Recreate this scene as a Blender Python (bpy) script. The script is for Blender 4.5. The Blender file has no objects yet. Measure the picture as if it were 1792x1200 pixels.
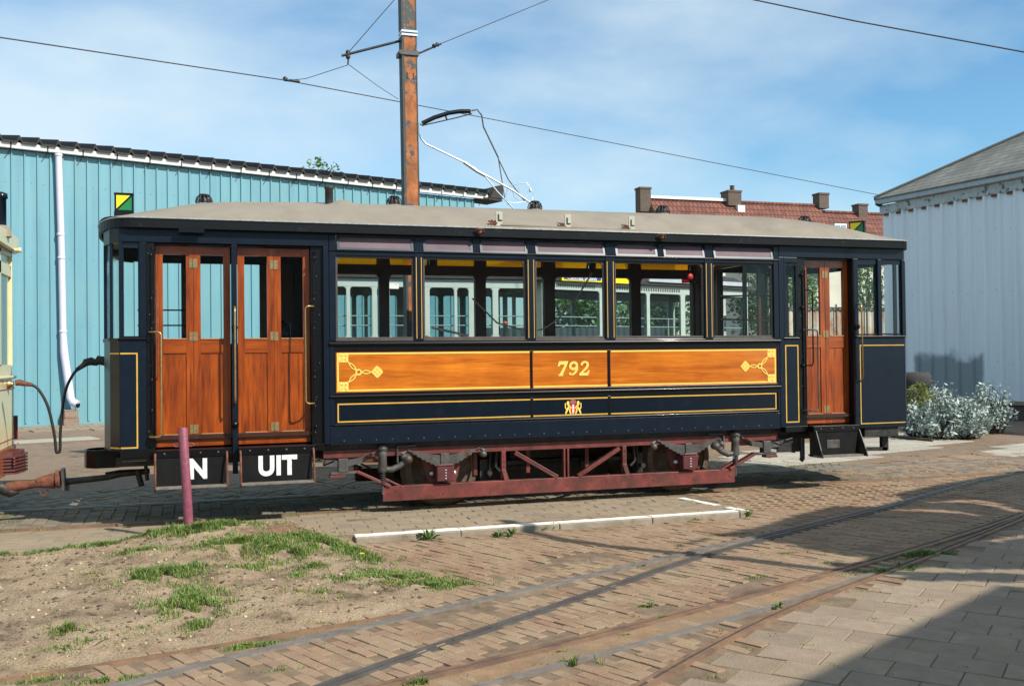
import bpy, math, random
from mathutils import Vector, Matrix, noise
R = math.radians
random.seed(7)
SC = bpy.context.scene
COL = SC.collection
# ---------------------------------------------------------------- camera
F, CD, CH, YAW, PIT, ROL = 1740.0, 10.4, 1.64, .3116, .01434, .01113
fw = Vector((math.sin(YAW)*math.cos(PIT), math.cos(YAW)*math.cos(PIT), math.sin(PIT)))
rt = Vector((math.cos(YAW), -math.sin(YAW), 0)); up = rt.cross(fw)
cr = rt*math.cos(ROL) - up*math.sin(ROL); cu = rt*math.sin(ROL) + up*math.cos(ROL)
CP = Vector((0, -CD, CH))
cam = bpy.data.objects.new('camera', bpy.data.cameras.new('camera')); COL.objects.link(cam)
cam.matrix_world = Matrix(((cr.x, cu.x, -fw.x, CP.x), (cr.y, cu.y, -fw.y, CP.y), (cr.z, cu.z, -fw.z, CP.z), (0, 0, 0, 1)))
cam.data.sensor_width = 36; cam.data.lens = 36*F/1792; cam.data.clip_start = .05; cam.data.clip_end = 1500
SC.camera = cam
# ---------------------------------------------------------------- light
SUN = Vector((.45, -.61, .645)).normalized()          # towards the sun
LK = Vector((-.45/.645, .61/.645, 0))                  # ground shift of a shadow per metre of height
sl = bpy.data.lights.new('sun', 'SUN'); sl.energy = 5.0; sl.angle = R(.53); sl.color = (1, .95, .85)
so = bpy.data.objects.new('sun', sl); COL.objects.link(so)
so.rotation_euler = SUN.to_track_quat('Z', 'Y').to_euler(); so.location = (20, -25, 30)
W = bpy.data.worlds.new('World'); SC.world = W; W.use_nodes = True
wn = W.node_tree.nodes; wl = W.node_tree.links; wn.clear()
wo = wn.new('ShaderNodeOutputWorld'); bg = wn.new('ShaderNodeBackground'); bg.inputs[1].default_value = .088
sk = wn.new('ShaderNodeTexSky'); sk.sky_type = 'NISHITA'; sk.sun_disc = False
sk.sun_elevation = math.asin(SUN.z); sk.sun_rotation = math.atan2(SUN.x, SUN.y)
sk.air_density = 1.0; sk.dust_density = .6; sk.ozone_density = 1.4
tc = wn.new('ShaderNodeTexCoord'); mp = wn.new('ShaderNodeMapping'); mp.inputs['Scale'].default_value = (1.0, 1.0, 2.4)
mp.inputs['Rotation'].default_value = (0, R(-13), R(20)); mp.inputs['Location'].default_value = (.35, .1, .15)
nz = wn.new('ShaderNodeTexNoise'); nz.inputs['Scale'].default_value = 1.9; nz.inputs['Detail'].default_value = 8; nz.inputs['Roughness'].default_value = .52; nz.inputs['Distortion'].default_value = .1
cr2 = wn.new('ShaderNodeValToRGB'); cr2.color_ramp.elements[0].position = .38; cr2.color_ramp.elements[1].position = .64
cr2.color_ramp.elements[0].color = (0, 0, 0, 1); cr2.color_ramp.elements[1].color = (.80, .80, .80, 1)
mx = wn.new('ShaderNodeMix'); mx.data_type = 'RGBA'; mx.inputs['B'].default_value = (7.9, 9.3, 10.0, 1)
hz = wn.new('ShaderNodeMix'); hz.data_type = 'RGBA'; hz.blend_type = 'MULTIPLY'; hz.inputs['Factor'].default_value = 1; hz.inputs['B'].default_value = (1.04, 1.54, 1.70, 1)
wl.new(tc.outputs['Generated'], mp.inputs[0]); wl.new(mp.outputs[0], nz.inputs['Vector']); wl.new(nz.outputs['Fac'], cr2.inputs[0])
wl.new(sk.outputs[0], hz.inputs['A']); wl.new(hz.outputs['Result'], mx.inputs['A']); wl.new(cr2.outputs[0], mx.inputs['Factor'])
wl.new(mx.outputs['Result'], bg.inputs[0]); wl.new(bg.outputs[0], wo.inputs[0])
SC.view_settings.view_transform = 'Standard'; SC.view_settings.look = 'None'; SC.view_settings.exposure = .17; SC.view_settings.gamma = 1
SC.render.engine = 'CYCLES'
SC.cycles.transparent_max_bounces = 24
# ---------------------------------------------------------------- helpers
def ray(px, py): return cr*((px-896)/F) - cu*((py-600)/F) + fw
def PY(px, py, y=0.0):
    v = ray(px, py); return CP + v*((y-CP.y)/v.y)
def PZ(px, py, z=0.0):
    v = ray(px, py); return CP + v*((z-CP.z)/v.z)

class MB:
    """collects shapes and links them as one mesh object"""
    def __init__(s, T=None): s.v = []; s.f = []; s.sm = []; s.g = []; s.T = T
    def add(s, vs, fs, smooth=False):
        n = len(s.v); s.g.append((n, len(s.f)))
        for p in vs:
            p = Vector(p); s.v.append(s.T(p) if s.T else p)
        for f in fs: s.f.append([i+n for i in f]); s.sm.append(smooth)
        return s
    def box(s, x0, x1, y0, y1, z0, z1):
        return s.add([(x0,y0,z0),(x1,y0,z0),(x1,y1,z0),(x0,y1,z0),(x0,y0,z1),(x1,y0,z1),(x1,y1,z1),(x0,y1,z1)],
            [(0,3,2,1),(4,5,6,7),(0,1,5,4),(1,2,6,5),(2,3,7,6),(3,0,4,7)])
    def obox(s, c, ax, ay, az):
        c = Vector(c); ax, ay, az = Vector(ax), Vector(ay), Vector(az)
        vs = [c+ax*i+ay*j+az*k for k in (-1,1) for (i,j) in ((-1,-1),(1,-1),(1,1),(-1,1))]
        return s.add(vs, [(0,3,2,1),(4,5,6,7),(0,1,5,4),(1,2,6,5),(2,3,7,6),(3,0,4,7)])
    def bar(s, p, q, w, h, upv=(0,0,1)):
        p, q = Vector(p), Vector(q); d = (q-p); L = max(d.length, 1e-6); d = d/L
        u = Vector(upv); sd = d.cross(u)
        if sd.length < 1e-4: sd = d.cross(Vector((0,1,0)))
        sd.normalize(); u = sd.cross(d)
        return s.obox((p+q)/2, d*(L/2), sd*(w/2), u*(h/2))
    def prism(s, poly, off):
        off = Vector(off); n = len(poly)
        vs = [Vector(p) for p in poly]+[Vector(p)+off for p in poly]
        return s.add(vs, [tuple(range(n))[::-1], tuple(range(n, 2*n))]+[(i,(i+1)%n,(i+1)%n+n,i+n) for i in range(n)])
    def tube(s, pts, r, n=8, closed=False, cap=True):
        pts = [Vector(p) for p in pts]; m = len(pts)
        rr = r if isinstance(r, (list, tuple)) else [r]*m
        vs = []; prev = None
        for i, p in enumerate(pts):
            a = pts[(i-1) % m] if (closed or i > 0) else p; b = pts[(i+1) % m] if (closed or i < m-1) else p
            d = (b-a).normalized()
            if prev is None:
                u = d.cross(Vector((0,0,1)));  u = u if u.length > .05 else d.cross(Vector((0,1,0)))
            else: u = prev - d*prev.dot(d)
            u.normalize(); w = d.cross(u); prev = u
            for k in range(n):
                t = 2*math.pi*k/n; vs.append(p+(u*math.cos(t)+w*math.sin(t))*rr[i])
        fs = []
        for i in range(m if closed else m-1):
            for k in range(n):
                j = (i+1) % m; fs.append((i*n+k, i*n+(k+1)%n, j*n+(k+1)%n, j*n+k))
        s.add(vs, fs, True)
        if cap and not closed:
            s.add(vs[:n], [tuple(range(n))[::-1]]); s.add(vs[-n:], [tuple(range(n))])
        return s
    def lathe(s, base, axis, prof, n=16):
        base = Vector(base); ax = Vector(axis).normalized(); u = ax.cross(Vector((0,0,1)))
        u = u if u.length > .05 else ax.cross(Vector((0,1,0))); u.normalize(); w = ax.cross(u); vs = []
        for (r, h) in prof:
            for k in range(n):
                t = 2*math.pi*k/n; vs.append(base+ax*h+(u*math.cos(t)+w*math.sin(t))*max(r,1e-4))
        fs = [(i*n+k, i*n+(k+1)%n, (i+1)*n+(k+1)%n, (i+1)*n+k) for i in range(len(prof)-1) for k in range(n)]
        return s.add(vs, fs, True)
    def strip(s, path, z0, z1, th):
        """upright wall along a plan path, thickness th to the left of travel"""
        P = [Vector((p[0], p[1], 0)) for p in path]; P = [p for i, p in enumerate(P) if i == 0 or (p-P[i-1]).length > 1e-5]; O = []
        for i, p in enumerate(P):
            a = P[i-1] if i else None; b = P[i+1] if i < len(P)-1 else None
            ns = []
            if a is not None: d = (p-a).normalized(); ns.append(Vector((-d.y, d.x, 0)))
            if b is not None: d = (b-p).normalized(); ns.append(Vector((-d.y, d.x, 0)))
            nn = sum(ns, Vector())/len(ns); O.append(p+nn/max(.3, nn.length_squared)*th)
        m = len(P); vs = []
        for q, z in ((P, z0), (P, z1), (O, z1), (O, z0)):
            vs += [Vector((p.x, p.y, z)) for p in q]
        fs = [(r*m+i, r*m+i+1, ((r+1)%4)*m+i+1, ((r+1)%4)*m+i) for r in range(4) for i in range(m-1)]
        fs += [(0, m, 2*m, 3*m), (m-1, 4*m-1, 3*m-1, 2*m-1)]
        return s.add(vs, fs)
    def build(s, name, mat, parent=None, bevel=0, loc=None):
        me = bpy.data.meshes.new(name); me.from_pydata([tuple(v) for v in s.v], [], s.f)
        me.polygons.foreach_set('use_smooth', s.sm); me.materials.append(mat); me.update()
        o = bpy.data.objects.new(name, me); COL.objects.link(o)
        if parent: o.parent = parent; o.matrix_parent_inverse = parent.matrix_world.inverted() if False else Matrix.Translation(-Vector(wloc(parent)))
        if bevel:
            b = o.modifiers.new('bevel', 'BEVEL'); b.width = bevel; b.segments = 2; b.limit_method = 'ANGLE'; b.angle_limit = R(40)
        return o
def each(s, name, mat, parent=None, bevel=0):
    """one object for every primitive in the collector"""
    o = []; G_ = s.g+[(len(s.v), len(s.f))]
    for (v0, f0), (v1, f1) in zip(G_[:-1], G_[1:]):
        m = MB(); m.v = s.v[v0:v1]; m.f = [[i-v0 for i in f] for f in s.f[f0:f1]]; m.sm = s.sm[f0:f1]; o.append(m.build(name, mat, parent, bevel))
    return o
def wloc(o):
    l = Vector(o.location)
    return l
def tag(o, label=None, cat=None, group=None, kind=None):
    if label: o['label'] = label
    if cat: o['category'] = cat
    if group: o['group'] = group
    if kind: o['kind'] = kind
    return o
def thing(name, label, cat, loc=(0,0,0), group=None):
    o = bpy.data.objects.new(name, None); COL.objects.link(o); o.location = loc; o.empty_display_size = .2
    return tag(o, label, cat, group)
def copy_tree(o, off, label=None):
    """a copy of a thing with copies of its parts and sub-parts"""
    def rec(a, par):
        c = a.copy(); COL.objects.link(c); c.parent = par
        for ch in a.children: rec(ch, c)
        return c
    r = rec(o, o.parent); r.location = Vector(o.location)+Vector(off)
    if label: r['label'] = label
    return r
# ---------------------------------------------------------------- materials
def nodes(name):
    m = bpy.data.materials.new(name); m.use_nodes = True; t = m.node_tree
    return m, t.nodes, t.links, t.nodes['Principled BSDF']
def mat(name, col, rough=.5, metal=0, var=.15, scale=6, bump=.0, bscale=40, coat=0, stretch=(1,1,1), dirt=None, dscale=3, dpos=(.5,.7), spec=.5, isl=0):
    m, N, L, B = nodes(name)
    B.inputs['Roughness'].default_value = rough; B.inputs['Metallic'].default_value = metal
    B.inputs['Coat Weight'].default_value = coat; B.inputs['Coat Roughness'].default_value = .06
    B.inputs['Specular IOR Level'].default_value = spec
    t = N.new('ShaderNodeTexCoord'); mp = N.new('ShaderNodeMapping'); mp.inputs['Scale'].default_value = stretch
    L.new(t.outputs['Object'], mp.inputs[0])
    n = N.new('ShaderNodeTexNoise'); n.inputs['Scale'].default_value = scale; n.inputs['Detail'].default_value = 6; n.inputs['Roughness'].default_value = .6
    L.new(mp.outputs[0], n.inputs['Vector'])
    r = N.new('ShaderNodeValToRGB'); e = r.color_ramp.elements
    e[0].position = .28; e[1].position = .72
    e[0].color = tuple(c*(1-var) for c in col)+(1,); e[1].color = tuple(min(1, c*(1+var)) for c in col)+(1,)
    L.new(n.outputs['Fac'], r.inputs[0]); out = r.outputs[0]
    if isl:
        g = N.new('ShaderNodeNewGeometry'); hs = N.new('ShaderNodeHueSaturation')
        mr = N.new('ShaderNodeMapRange'); mr.inputs['To Min'].default_value = 1-isl; mr.inputs['To Max'].default_value = 1+isl
        L.new(g.outputs['Random Per Island'], mr.inputs[0]); L.new(mr.outputs[0], hs.inputs['Value']); L.new(out, hs.inputs['Color'])
        m2 = N.new('ShaderNodeMapRange'); m2.inputs['To Min'].default_value = .494; m2.inputs['To Max'].default_value = .508
        ml = N.new('ShaderNodeMath'); ml.operation = 'MULTIPLY'; ml.inputs[1].default_value = 7.31; fr = N.new('ShaderNodeMath'); fr.operation = 'FRACT'
        L.new(g.outputs['Random Per Island'], ml.inputs[0]); L.new(ml.outputs[0], fr.inputs[0]); L.new(fr.outputs[0], m2.inputs[0]); L.new(m2.outputs[0], hs.inputs['Hue'])
        out = hs.outputs[0]
    if dirt:
        d = N.new('ShaderNodeTexNoise'); d.inputs['Scale'].default_value = dscale; d.inputs['Detail'].default_value = 8; d.inputs['Roughness'].default_value = .68
        L.new(t.outputs['Object'], d.inputs['Vector'])
        q = N.new('ShaderNodeValToRGB'); q.color_ramp.elements[0].position = dpos[0]; q.color_ramp.elements[1].position = dpos[1]
        L.new(d.outputs['Fac'], q.inputs[0])
        x = N.new('ShaderNodeMix'); x.data_type = 'RGBA'; x.inputs['B'].default_value = tuple(dirt)+(1,)
        L.new(q.outputs[0], x.inputs['Factor']); L.new(out, x.inputs['A']); out = x.outputs['Result']
    L.new(out, B.inputs['Base Color'])
    if bump:
        bn = N.new('ShaderNodeTexNoise'); bn.inputs['Scale'].default_value = bscale; bn.inputs['Detail'].default_value = 5
        L.new(mp.outputs[0], bn.inputs['Vector'])
        b = N.new('ShaderNodeBump'); b.inputs['Strength'].default_value = bump; b.inputs['Distance'].default_value = .02
        L.new(bn.outputs['Fac'], b.inputs['Height']); L.new(b.outputs[0], B.inputs['Normal'])
    return m
def wood(name, dark, light, stretch, rough=.22, coat=.6):
    m, N, L, B = nodes(name)
    t = N.new('ShaderNodeTexCoord'); mp = N.new('ShaderNodeMapping'); mp.inputs['Scale'].default_value = stretch
    L.new(t.outputs['Object'], mp.inputs[0])
    n = N.new('ShaderNodeTexNoise'); n.inputs['Scale'].default_value = 1; n.inputs['Detail'].default_value = 9; n.inputs['Roughness'].default_value = .62; n.inputs['Distortion'].default_value = .6
    L.new(mp.outputs[0], n.inputs['Vector'])
    n2 = N.new('ShaderNodeTexNoise'); n2.inputs['Scale'].default_value = 2.2; n2.inputs['Detail'].default_value = 3
    L.new(t.outputs['Object'], n2.inputs['Vector'])
    r = N.new('ShaderNodeValToRGB'); e = r.color_ramp.elements
    e[0].position = .3; e[1].position = .7; e[0].color = dark+(1,); e[1].color = light+(1,)
    nf = N.new('ShaderNodeTexNoise'); nf.inputs['Scale'].default_value = 5; nf.inputs['Detail'].default_value = 4; L.new(mp.outputs[0], nf.inputs['Vector'])
    av = N.new('ShaderNodeMath'); av.operation = 'MULTIPLY_ADD'; av.inputs[1].default_value = .45; sb = N.new('ShaderNodeMath'); sb.operation = 'SUBTRACT'; sb.inputs[1].default_value = .225
    L.new(nf.outputs['Fac'], av.inputs[0]); L.new(n.outputs['Fac'], av.inputs[2]); L.new(av.outputs[0], sb.inputs[0]); L.new(sb.outputs[0], r.inputs[0])
    x = N.new('ShaderNodeMix'); x.data_type = 'RGBA'; x.blend_type = 'MULTIPLY'; x.inputs['Factor'].default_value = .8
    r2 = N.new('ShaderNodeValToRGB'); r2.color_ramp.elements[0].position = .3; r2.color_ramp.elements[1].position = .75
    r2.color_ramp.elements[0].color = (.6, .5, .45, 1); r2.color_ramp.elements[1].color = (1.0, 1.0, 1.0, 1)
    L.new(n2.outputs['Fac'], r2.inputs[0]); L.new(r.outputs[0], x.inputs['A']); L.new(r2.outputs[0], x.inputs['B'])
    L.new(x.outputs['Result'], B.inputs['Base Color'])
    B.inputs['Roughness'].default_value = rough; B.inputs['Coat Weight'].default_value = coat; B.inputs['Coat Roughness'].default_value = .05
    b = N.new('ShaderNodeBump'); b.inputs['Strength'].default_value = .05; b.inputs['Distance'].default_value = .004
    L.new(n.outputs['Fac'], b.inputs['Height']); L.new(b.outputs[0], B.inputs['Normal'])
    return m
def glass(name, tint=(.9,.95,.93), base=.0):
    m, N, L, B = nodes(name); N.remove(B); o = N['Material Output']
    tr = N.new('ShaderNodeBsdfTransparent'); tr.inputs[0].default_value = tint+(1,)
    g = N.new('ShaderNodeBsdfGlossy'); g.inputs['Roughness'].default_value = .01; g.inputs['Color'].default_value = (.9,.95,1,1)
    f = N.new('ShaderNodeLayerWeight'); f.inputs[0].default_value = .5
    p = N.new('ShaderNodeMath'); p.operation = 'POWER'; p.inputs[1].default_value = 4; L.new(f.outputs['Facing'], p.inputs[0])
    a = N.new('ShaderNodeMath'); a.operation = 'MULTIPLY_ADD'; a.inputs[1].default_value = .6; a.inputs[2].default_value = .022+base; L.new(p.outputs[0], a.inputs[0])
    x = N.new('ShaderNodeMixShader'); L.new(a.outputs[0], x.inputs[0]); L.new(tr.outputs[0], x.inputs[1]); L.new(g.outputs[0], x.inputs[2]); L.new(x.outputs[0], o.inputs[0])
    return m
def amber_glass():
    m, N, L, B = nodes('amber glass'); N.remove(B); o = N['Material Output']
    a = N.new('ShaderNodeBsdfTranslucent'); a.inputs[0].default_value = (1,.55,.03,1)
    b = N.new('ShaderNodeBsdfTransparent'); b.inputs[0].default_value = (1,.62,.03,1)
    x = N.new('ShaderNodeMixShader'); x.inputs[0].default_value = .5
    L.new(a.outputs[0], x.inputs[1]); L.new(b.outputs[0], x.inputs[2]); L.new(x.outputs[0], o.inputs[0]); return m
M = dict(
 navy=mat('navy gloss paint', (.003,.0075,.015), .28, var=.2, coat=.1, spec=.3, bump=.22, bscale=2.2, dirt=(.012,.014,.02), dscale=6, dpos=(.55,.8)),
 navyframe=mat('navy frame paint', (.0035,.009,.019), .34, var=.25, coat=.08, spec=.3, bump=.12, bscale=4, dirt=(.02,.024,.03), dscale=10, dpos=(.6,.8)),
 black=mat('black gloss paint', (.004,.004,.005), .3, var=.3, coat=.05, spec=.35, bump=.03, bscale=30),
 fascia=mat('worn black fascia', (.006,.007,.008), .45, var=.4, coat=.0, spec=.2, bump=.06, bscale=12, stretch=(.3,1,1), dirt=(.05,.056,.06), dscale=9, dpos=(.62,.8)),
 iron=mat('oiled black iron', (.022,.02,.019), .5, var=.5, bump=.2, bscale=40, dirt=(.07,.045,.03), dscale=12, dpos=(.5,.75)),
 greyiron=mat('grey iron', (.085,.082,.078), .5, metal=.2, var=.35, bump=.2, bscale=50, dirt=(.06,.035,.02), dscale=10),
 oxide=mat('red oxide paint', (.155,.034,.028), .45, var=.5, bump=.1, bscale=25, dirt=(.06,.028,.02), dscale=5, dpos=(.46,.72)),
 rust=mat('rusty iron', (.16,.055,.03), .75, var=.5, scale=14, bump=.4, bscale=60),
 wheel=mat('dusty wheel steel', (.13,.085,.055), .6, metal=.2, var=.4, scale=15, bump=.2),
 gold=mat('gilt line', (.62,.36,.06), .4, var=.15),
 goldlight=mat('gilt ornament', (.85,.60,.12), .4, var=.08, scale=30),
 canvas=mat('roof canvas', (.255,.215,.165), .85, var=.12, scale=2.5, bump=.12, bscale=14, dirt=(.17,.135,.10), dscale=1.3, dpos=(.48,.8)),
 cream=mat('cream paint', (.72,.63,.36), .35, var=.06, coat=.3, bump=.02, bscale=6),
 brown=mat('dark brown interior wood', (.045,.017,.011), .35, var=.3, stretch=(1,1,.1), scale=20, coat=.2),
 brass=mat('brass', (.42,.29,.12), .38, metal=.8, var=.3, scale=30),
 brasshinge=mat('tarnished brass hinge', (.30,.21,.10), .45, metal=.5, var=.4, scale=60),
 white=mat('white lettering', (.78,.78,.74), .5, var=.08, dirt=(.22,.21,.19), dscale=38, dpos=(.60,.68)),
 mauve=mat('lilac sky reflection glass', (.15,.10,.115), .55, var=.25, scale=3, coat=.0, spec=.25),  # lilac stands in for sky reflected in the panes, painted into the colour
 greygreen=mat('pale grey green paint', (.42,.50,.45), .4, var=.08, coat=.2),
 darkglass=glass('smoky glass', (.86,.9,.9), -.005),
 glass=glass('window glass', (.98,.99,.985), -.012),
 amber=amber_glass(),
 yellow=mat('yellow enamel', (.86,.66,.01), .4, var=.05),
 green=mat('green enamel', (.01,.19,.05), .4, var=.08),
 blueenamel=mat('blue enamel', (.02,.05,.35), .4, var=.1),
 red=mat('red paint', (.5,.02,.02), .4, var=.1),
 bluewall=mat('turquoise sheet', (.135,.315,.375), .48, var=.13, scale=5, stretch=(1,1,.05), bump=.03, bscale=3, dirt=(.165,.34,.36), dscale=.7, dpos=(.4,.8)),
 greywall=mat('pale blue sheet', (.80,.84,.87), .42, var=.08, scale=5, stretch=(1,1,.05), bump=.03, bscale=3),
 whitemetal=mat('white gutter', (.68,.68,.66), .45, var=.12, scale=8, dirt=(.35,.30,.22), dscale=5, dpos=(.6,.8)),
 pvc=mat('lilac white pipe', (.66,.62,.74), .4, var=.06),
 darksheet=mat('black roof sheet', (.035,.03,.027), .8, var=.4, scale=9, bump=.2),
 concrete=mat('weathered concrete', (.30,.25,.19), .9, var=.25, scale=12, bump=.3, bscale=80, dirt=(.16,.13,.09), dscale=6),
 kerbwhite=mat('white kerb paint', (.84,.81,.72), .75, var=.06, scale=10, bump=.25, bscale=60, dirt=(.5,.44,.34), dscale=9, dpos=(.5,.72)),
 pink=mat('faded plum post', (.25,.065,.10), .5, var=.25, scale=20, bump=.2, bscale=60, dirt=(.12,.045,.04), dscale=34, dpos=(.58,.64)),
 peel=mat('orange primer under peeling grey', (.36,.115,.032), .75, var=.5, scale=8, bump=.35, bscale=20, dirt=(.07,.08,.075), dscale=3.6, dpos=(.535,.565), stretch=(1,1,.6)),
 tiles=None,
 galv=mat('galvanised tube', (.62,.66,.68), .35, metal=.4, var=.1),
 rubber=mat('black rubber', (.012,.012,.012), .55, var=.3),
 tyre=mat('weathered stone', (.05,.045,.042), .9, var=.4, scale=20, bump=.3),
 wire=mat('weathered copper wire', (.05,.045,.045), .6, var=.2),
 plaster=mat('cream render wall', (.62,.58,.48), .9, var=.1, scale=1),
 darkbrick=None, bark=mat('bark', (.09,.065,.045), .95, var=.4, scale=15, bump=.5),
 rustfence=mat('rust streaked sheet', (.5,.44,.35), .8, var=.15, scale=3, stretch=(1,1,.15), dirt=(.36,.16,.07), dscale=1.2, dpos=(.45,.62)),
)
M['woodpanel'] = wood('varnished teak panel', (.44,.095,.006), (.80,.245,.016), (.8,1,12), .2, .5)
M['wooddoor'] = wood('varnished teak door', (.17,.028,.004), (.50,.100,.007), (15,1,1.2), .3, .3)
M['woodrail'] = wood('varnished teak rail', (.20,.034,.004), (.48,.10,.008), (1.2,1,15), .3, .3)
def brickmat(name, c1, c2, cm, w=.21, h=.07, axis='xz', mort=.012, rough=.9, rot=0, bias=0):
    m, N, L, B = nodes(name); B.inputs['Roughness'].default_value = rough
    t = N.new('ShaderNodeTexCoord'); s = N.new('ShaderNodeSeparateXYZ'); c = N.new('ShaderNodeCombineXYZ')
    mp = N.new('ShaderNodeMapping'); mp.inputs['Rotation'].default_value = (0, 0, rot); L.new(t.outputs['Object'], mp.inputs[0]); L.new(mp.outputs[0], s.inputs[0])
    L.new(s.outputs['XYZ'.index(axis[0].upper())], c.inputs[0]); L.new(s.outputs['XYZ'.index(axis[1].upper())], c.inputs[1])
    k = N.new('ShaderNodeTexBrick'); k.inputs['Scale'].default_value = 1; k.inputs['Brick Width'].default_value = w; k.inputs['Row Height'].default_value = h
    k.inputs['Mortar Size'].default_value = mort/2; k.inputs['Color1'].default_value = c1+(1,); k.inputs['Color2'].default_value = c2+(1,); k.inputs['Mortar'].default_value = cm+(1,); k.inputs['Bias'].default_value = bias
    L.new(c.outputs[0], k.inputs['Vector'])
    n = N.new('ShaderNodeTexNoise'); n.inputs['Scale'].default_value = 1.1; n.inputs['Detail'].default_value = 8; L.new(t.outputs['Object'], n.inputs['Vector'])
    r = N.new('ShaderNodeValToRGB'); r.color_ramp.elements[0].position = .3; r.color_ramp.elements[1].position = .7
    r.color_ramp.elements[0].color = (.72,.7,.68,1); r.color_ramp.elements[1].color = (1.15,1.12,1.1,1); L.new(n.outputs['Fac'], r.inputs[0])
    x = N.new('ShaderNodeMix'); x.data_type = 'RGBA'; x.blend_type = 'MULTIPLY'; x.inputs['Factor'].default_value = 1
    L.new(k.outputs['Color'], x.inputs['A']); L.new(r.outputs[0], x.inputs['B']); L.new(x.outputs['Result'], B.inputs['Base Color'])
    b = N.new('ShaderNodeBump'); b.inputs['Strength'].default_value = .5; b.inputs['Distance'].default_value = .01; b.invert = True
    L.new(k.outputs['Fac'], b.inputs['Height']); L.new(b.outputs[0], B.inputs['Normal'])
    return m
M['tiles'] = brickmat('red roof tiles', (.25,.09,.06), (.17,.065,.047), (.06,.028,.022), .34, .42, 'xz', .07)
M['darkbrick'] = brickmat('dark brown brick', (.10,.065,.05), (.075,.05,.04), (.13,.115,.1), .21, .065, 'yz')
M['slate'] = brickmat('grey shingles', (.23,.23,.20), (.17,.175,.155), (.06,.06,.055), .30, .13, 'yz', .014)
# ---------------------------------------------------------------- ground
LOW = -.05
def smooth(a): a = max(0, min(1, a)); return a*a*(3-2*a)
def zg(x, y):
    """street level: the track side is a low kerb's height below the tram platform"""
    if y < -1.15: s = 1.0
    elif x < 5.45: s = 0.0
    else: s = 1-smooth((y+1.15)/1.3)
    return LOW*s*(1-smooth((x-7)/5))
def inpoly(x, y, P):
    c = False; j = len(P)-1
    for i in range(len(P)):
        if (P[i][1] > y) != (P[j][1] > y) and x < (P[j][0]-P[i][0])*(y-P[i][1])/(P[j][1]-P[i][1])+P[i][0]: c = not c
        j = i
    return c
def G(pts, z=LOW): return [tuple(PZ(px, py, z))[:2] for px, py in pts]
def extend(L, a, b):
    L = [Vector((p[0], p[1], 0)) for p in L]
    if a: L = [L[0]-(L[1]-L[0]).normalized()*a]+L
    if b: L = L+[L[-1]+(L[-1]-L[-2]).normalized()*b]
    return [(p.x, p.y) for p in L]
def resample(L, n):
    L = [Vector((p[0], p[1], 0)) for p in L]; d = [0]
    for i in range(1, len(L)): d.append(d[-1]+(L[i]-L[i-1]).length)
    out = []
    for k in range(n+1):
        t = d[-1]*k/n; i = 1
        while i < len(L)-1 and d[i] < t: i += 1
        f = (t-d[i-1])/(d[i]-d[i-1]); p = L[i-1].lerp(L[i], f); out.append((p.x, p.y))
    for _ in range(6):
        q = out[:]
        for i in range(1, len(out)-1): q[i] = ((out[i-1][0]+out[i+1][0]+2*out[i][0])/4, (out[i-1][1]+out[i+1][1]+2*out[i][1])/4)
        out = q
    return out
rA = resample(extend(G([(191,1200),(452,1131),(718,1076),(900,1037),(1193,971),(1339,934)])+[(7.65,-.98),(10.7,.38)], 3.5, 30), 60)
rA2 = resample(extend(G([(0,1191),(311,1144),(567,1098),(718,1074)]), 4, 0), 24)
rB = resample(extend(G([(562,1200),(753,1131),(892,1087),(1058,1029),(1193,981),(1344,941)])+[(7.6,-1.09)], 3.5, 0), 40)
rC = resample(extend(G([(718,1200),(892,1164),(1143,1092),(1344,1036),(1495,996),(1645,951)])+[(8.1,-2.25)], 3.5, 34), 60)
rC2 = resample(extend(G([(892,1187),(1213,1102),(1394,1051)])+[(5.15,-3.86)], 5, 0), 30)
rD = resample(extend(G([(1138,1200),(1243,1137),(1394,1061),(1560,1001),(1645,968)])+[(8.0,-2.40)], 2.5, 0), 40)
RAILS = [rA, rA2, rB, rC, rC2, rD]
segs = [(a, b) for r_ in RAILS for a, b in zip(r_[:-1], r_[1:])]
def raildist(x, y):
    m = 9
    for (ax, ay), (bx, by) in segs:
        if abs(ax-x) > 1.2 and abs(bx-x) > 1.2: continue
        dx, dy = bx-ax, by-ay; t = ((x-ax)*dx+(y-ay)*dy)/(dx*dx+dy*dy); t = max(0, min(1, t))
        m = min(m, math.hypot(x-ax-t*dx, y-ay-t*dy))
    return m
def offs(L, d):
    P = []
    for i, p in enumerate(L):
        a = L[max(0, i-1)]; b = L[min(len(L)-1, i+1)]; dx, dy = b[0]-a[0], b[1]-a[1]; l = math.hypot(dx, dy)
        P.append((p[0]-dy/l*d, p[1]+dx/l*d))
    return P
def ribbon(mb, L, d0, d1, h0, h1, zf=zg):
    A, B = offs(L, d0), offs(L, d1); n = len(L); vs = []
    for (a, h) in ((A, h0), (A, h1), (B, h1), (B, h0)): vs += [(p[0], p[1], zf(*p)+h) for p in a]
    fs = [(r*n+i, r*n+i+1, ((r+1) % 4)*n+i+1, ((r+1) % 4)*n+i) for r in (0, 1, 2) for i in range(n-1)]
    fs += [(0, n, 2*n, 3*n), (n-1, 4*n-1, 3*n-1, 2*n-1)]
    mb.add(vs, fs)
steel = mat('worn rail steel', (.22,.20,.18), .48, metal=.25, var=.3, scale=3, stretch=(1,6,1), bump=.05, dirt=(.17,.11,.075), dscale=7, dpos=(.56,.72))
railrust = mat('rusty rail', (.19,.115,.08), .62, metal=.2, var=.3, scale=6, bump=.15, dirt=(.31,.18,.09), dscale=3, dpos=(.4,.7))
groove = mat('rail groove dirt', (.065,.045,.032), .95, var=.4, scale=20, bump=.3)
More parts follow.
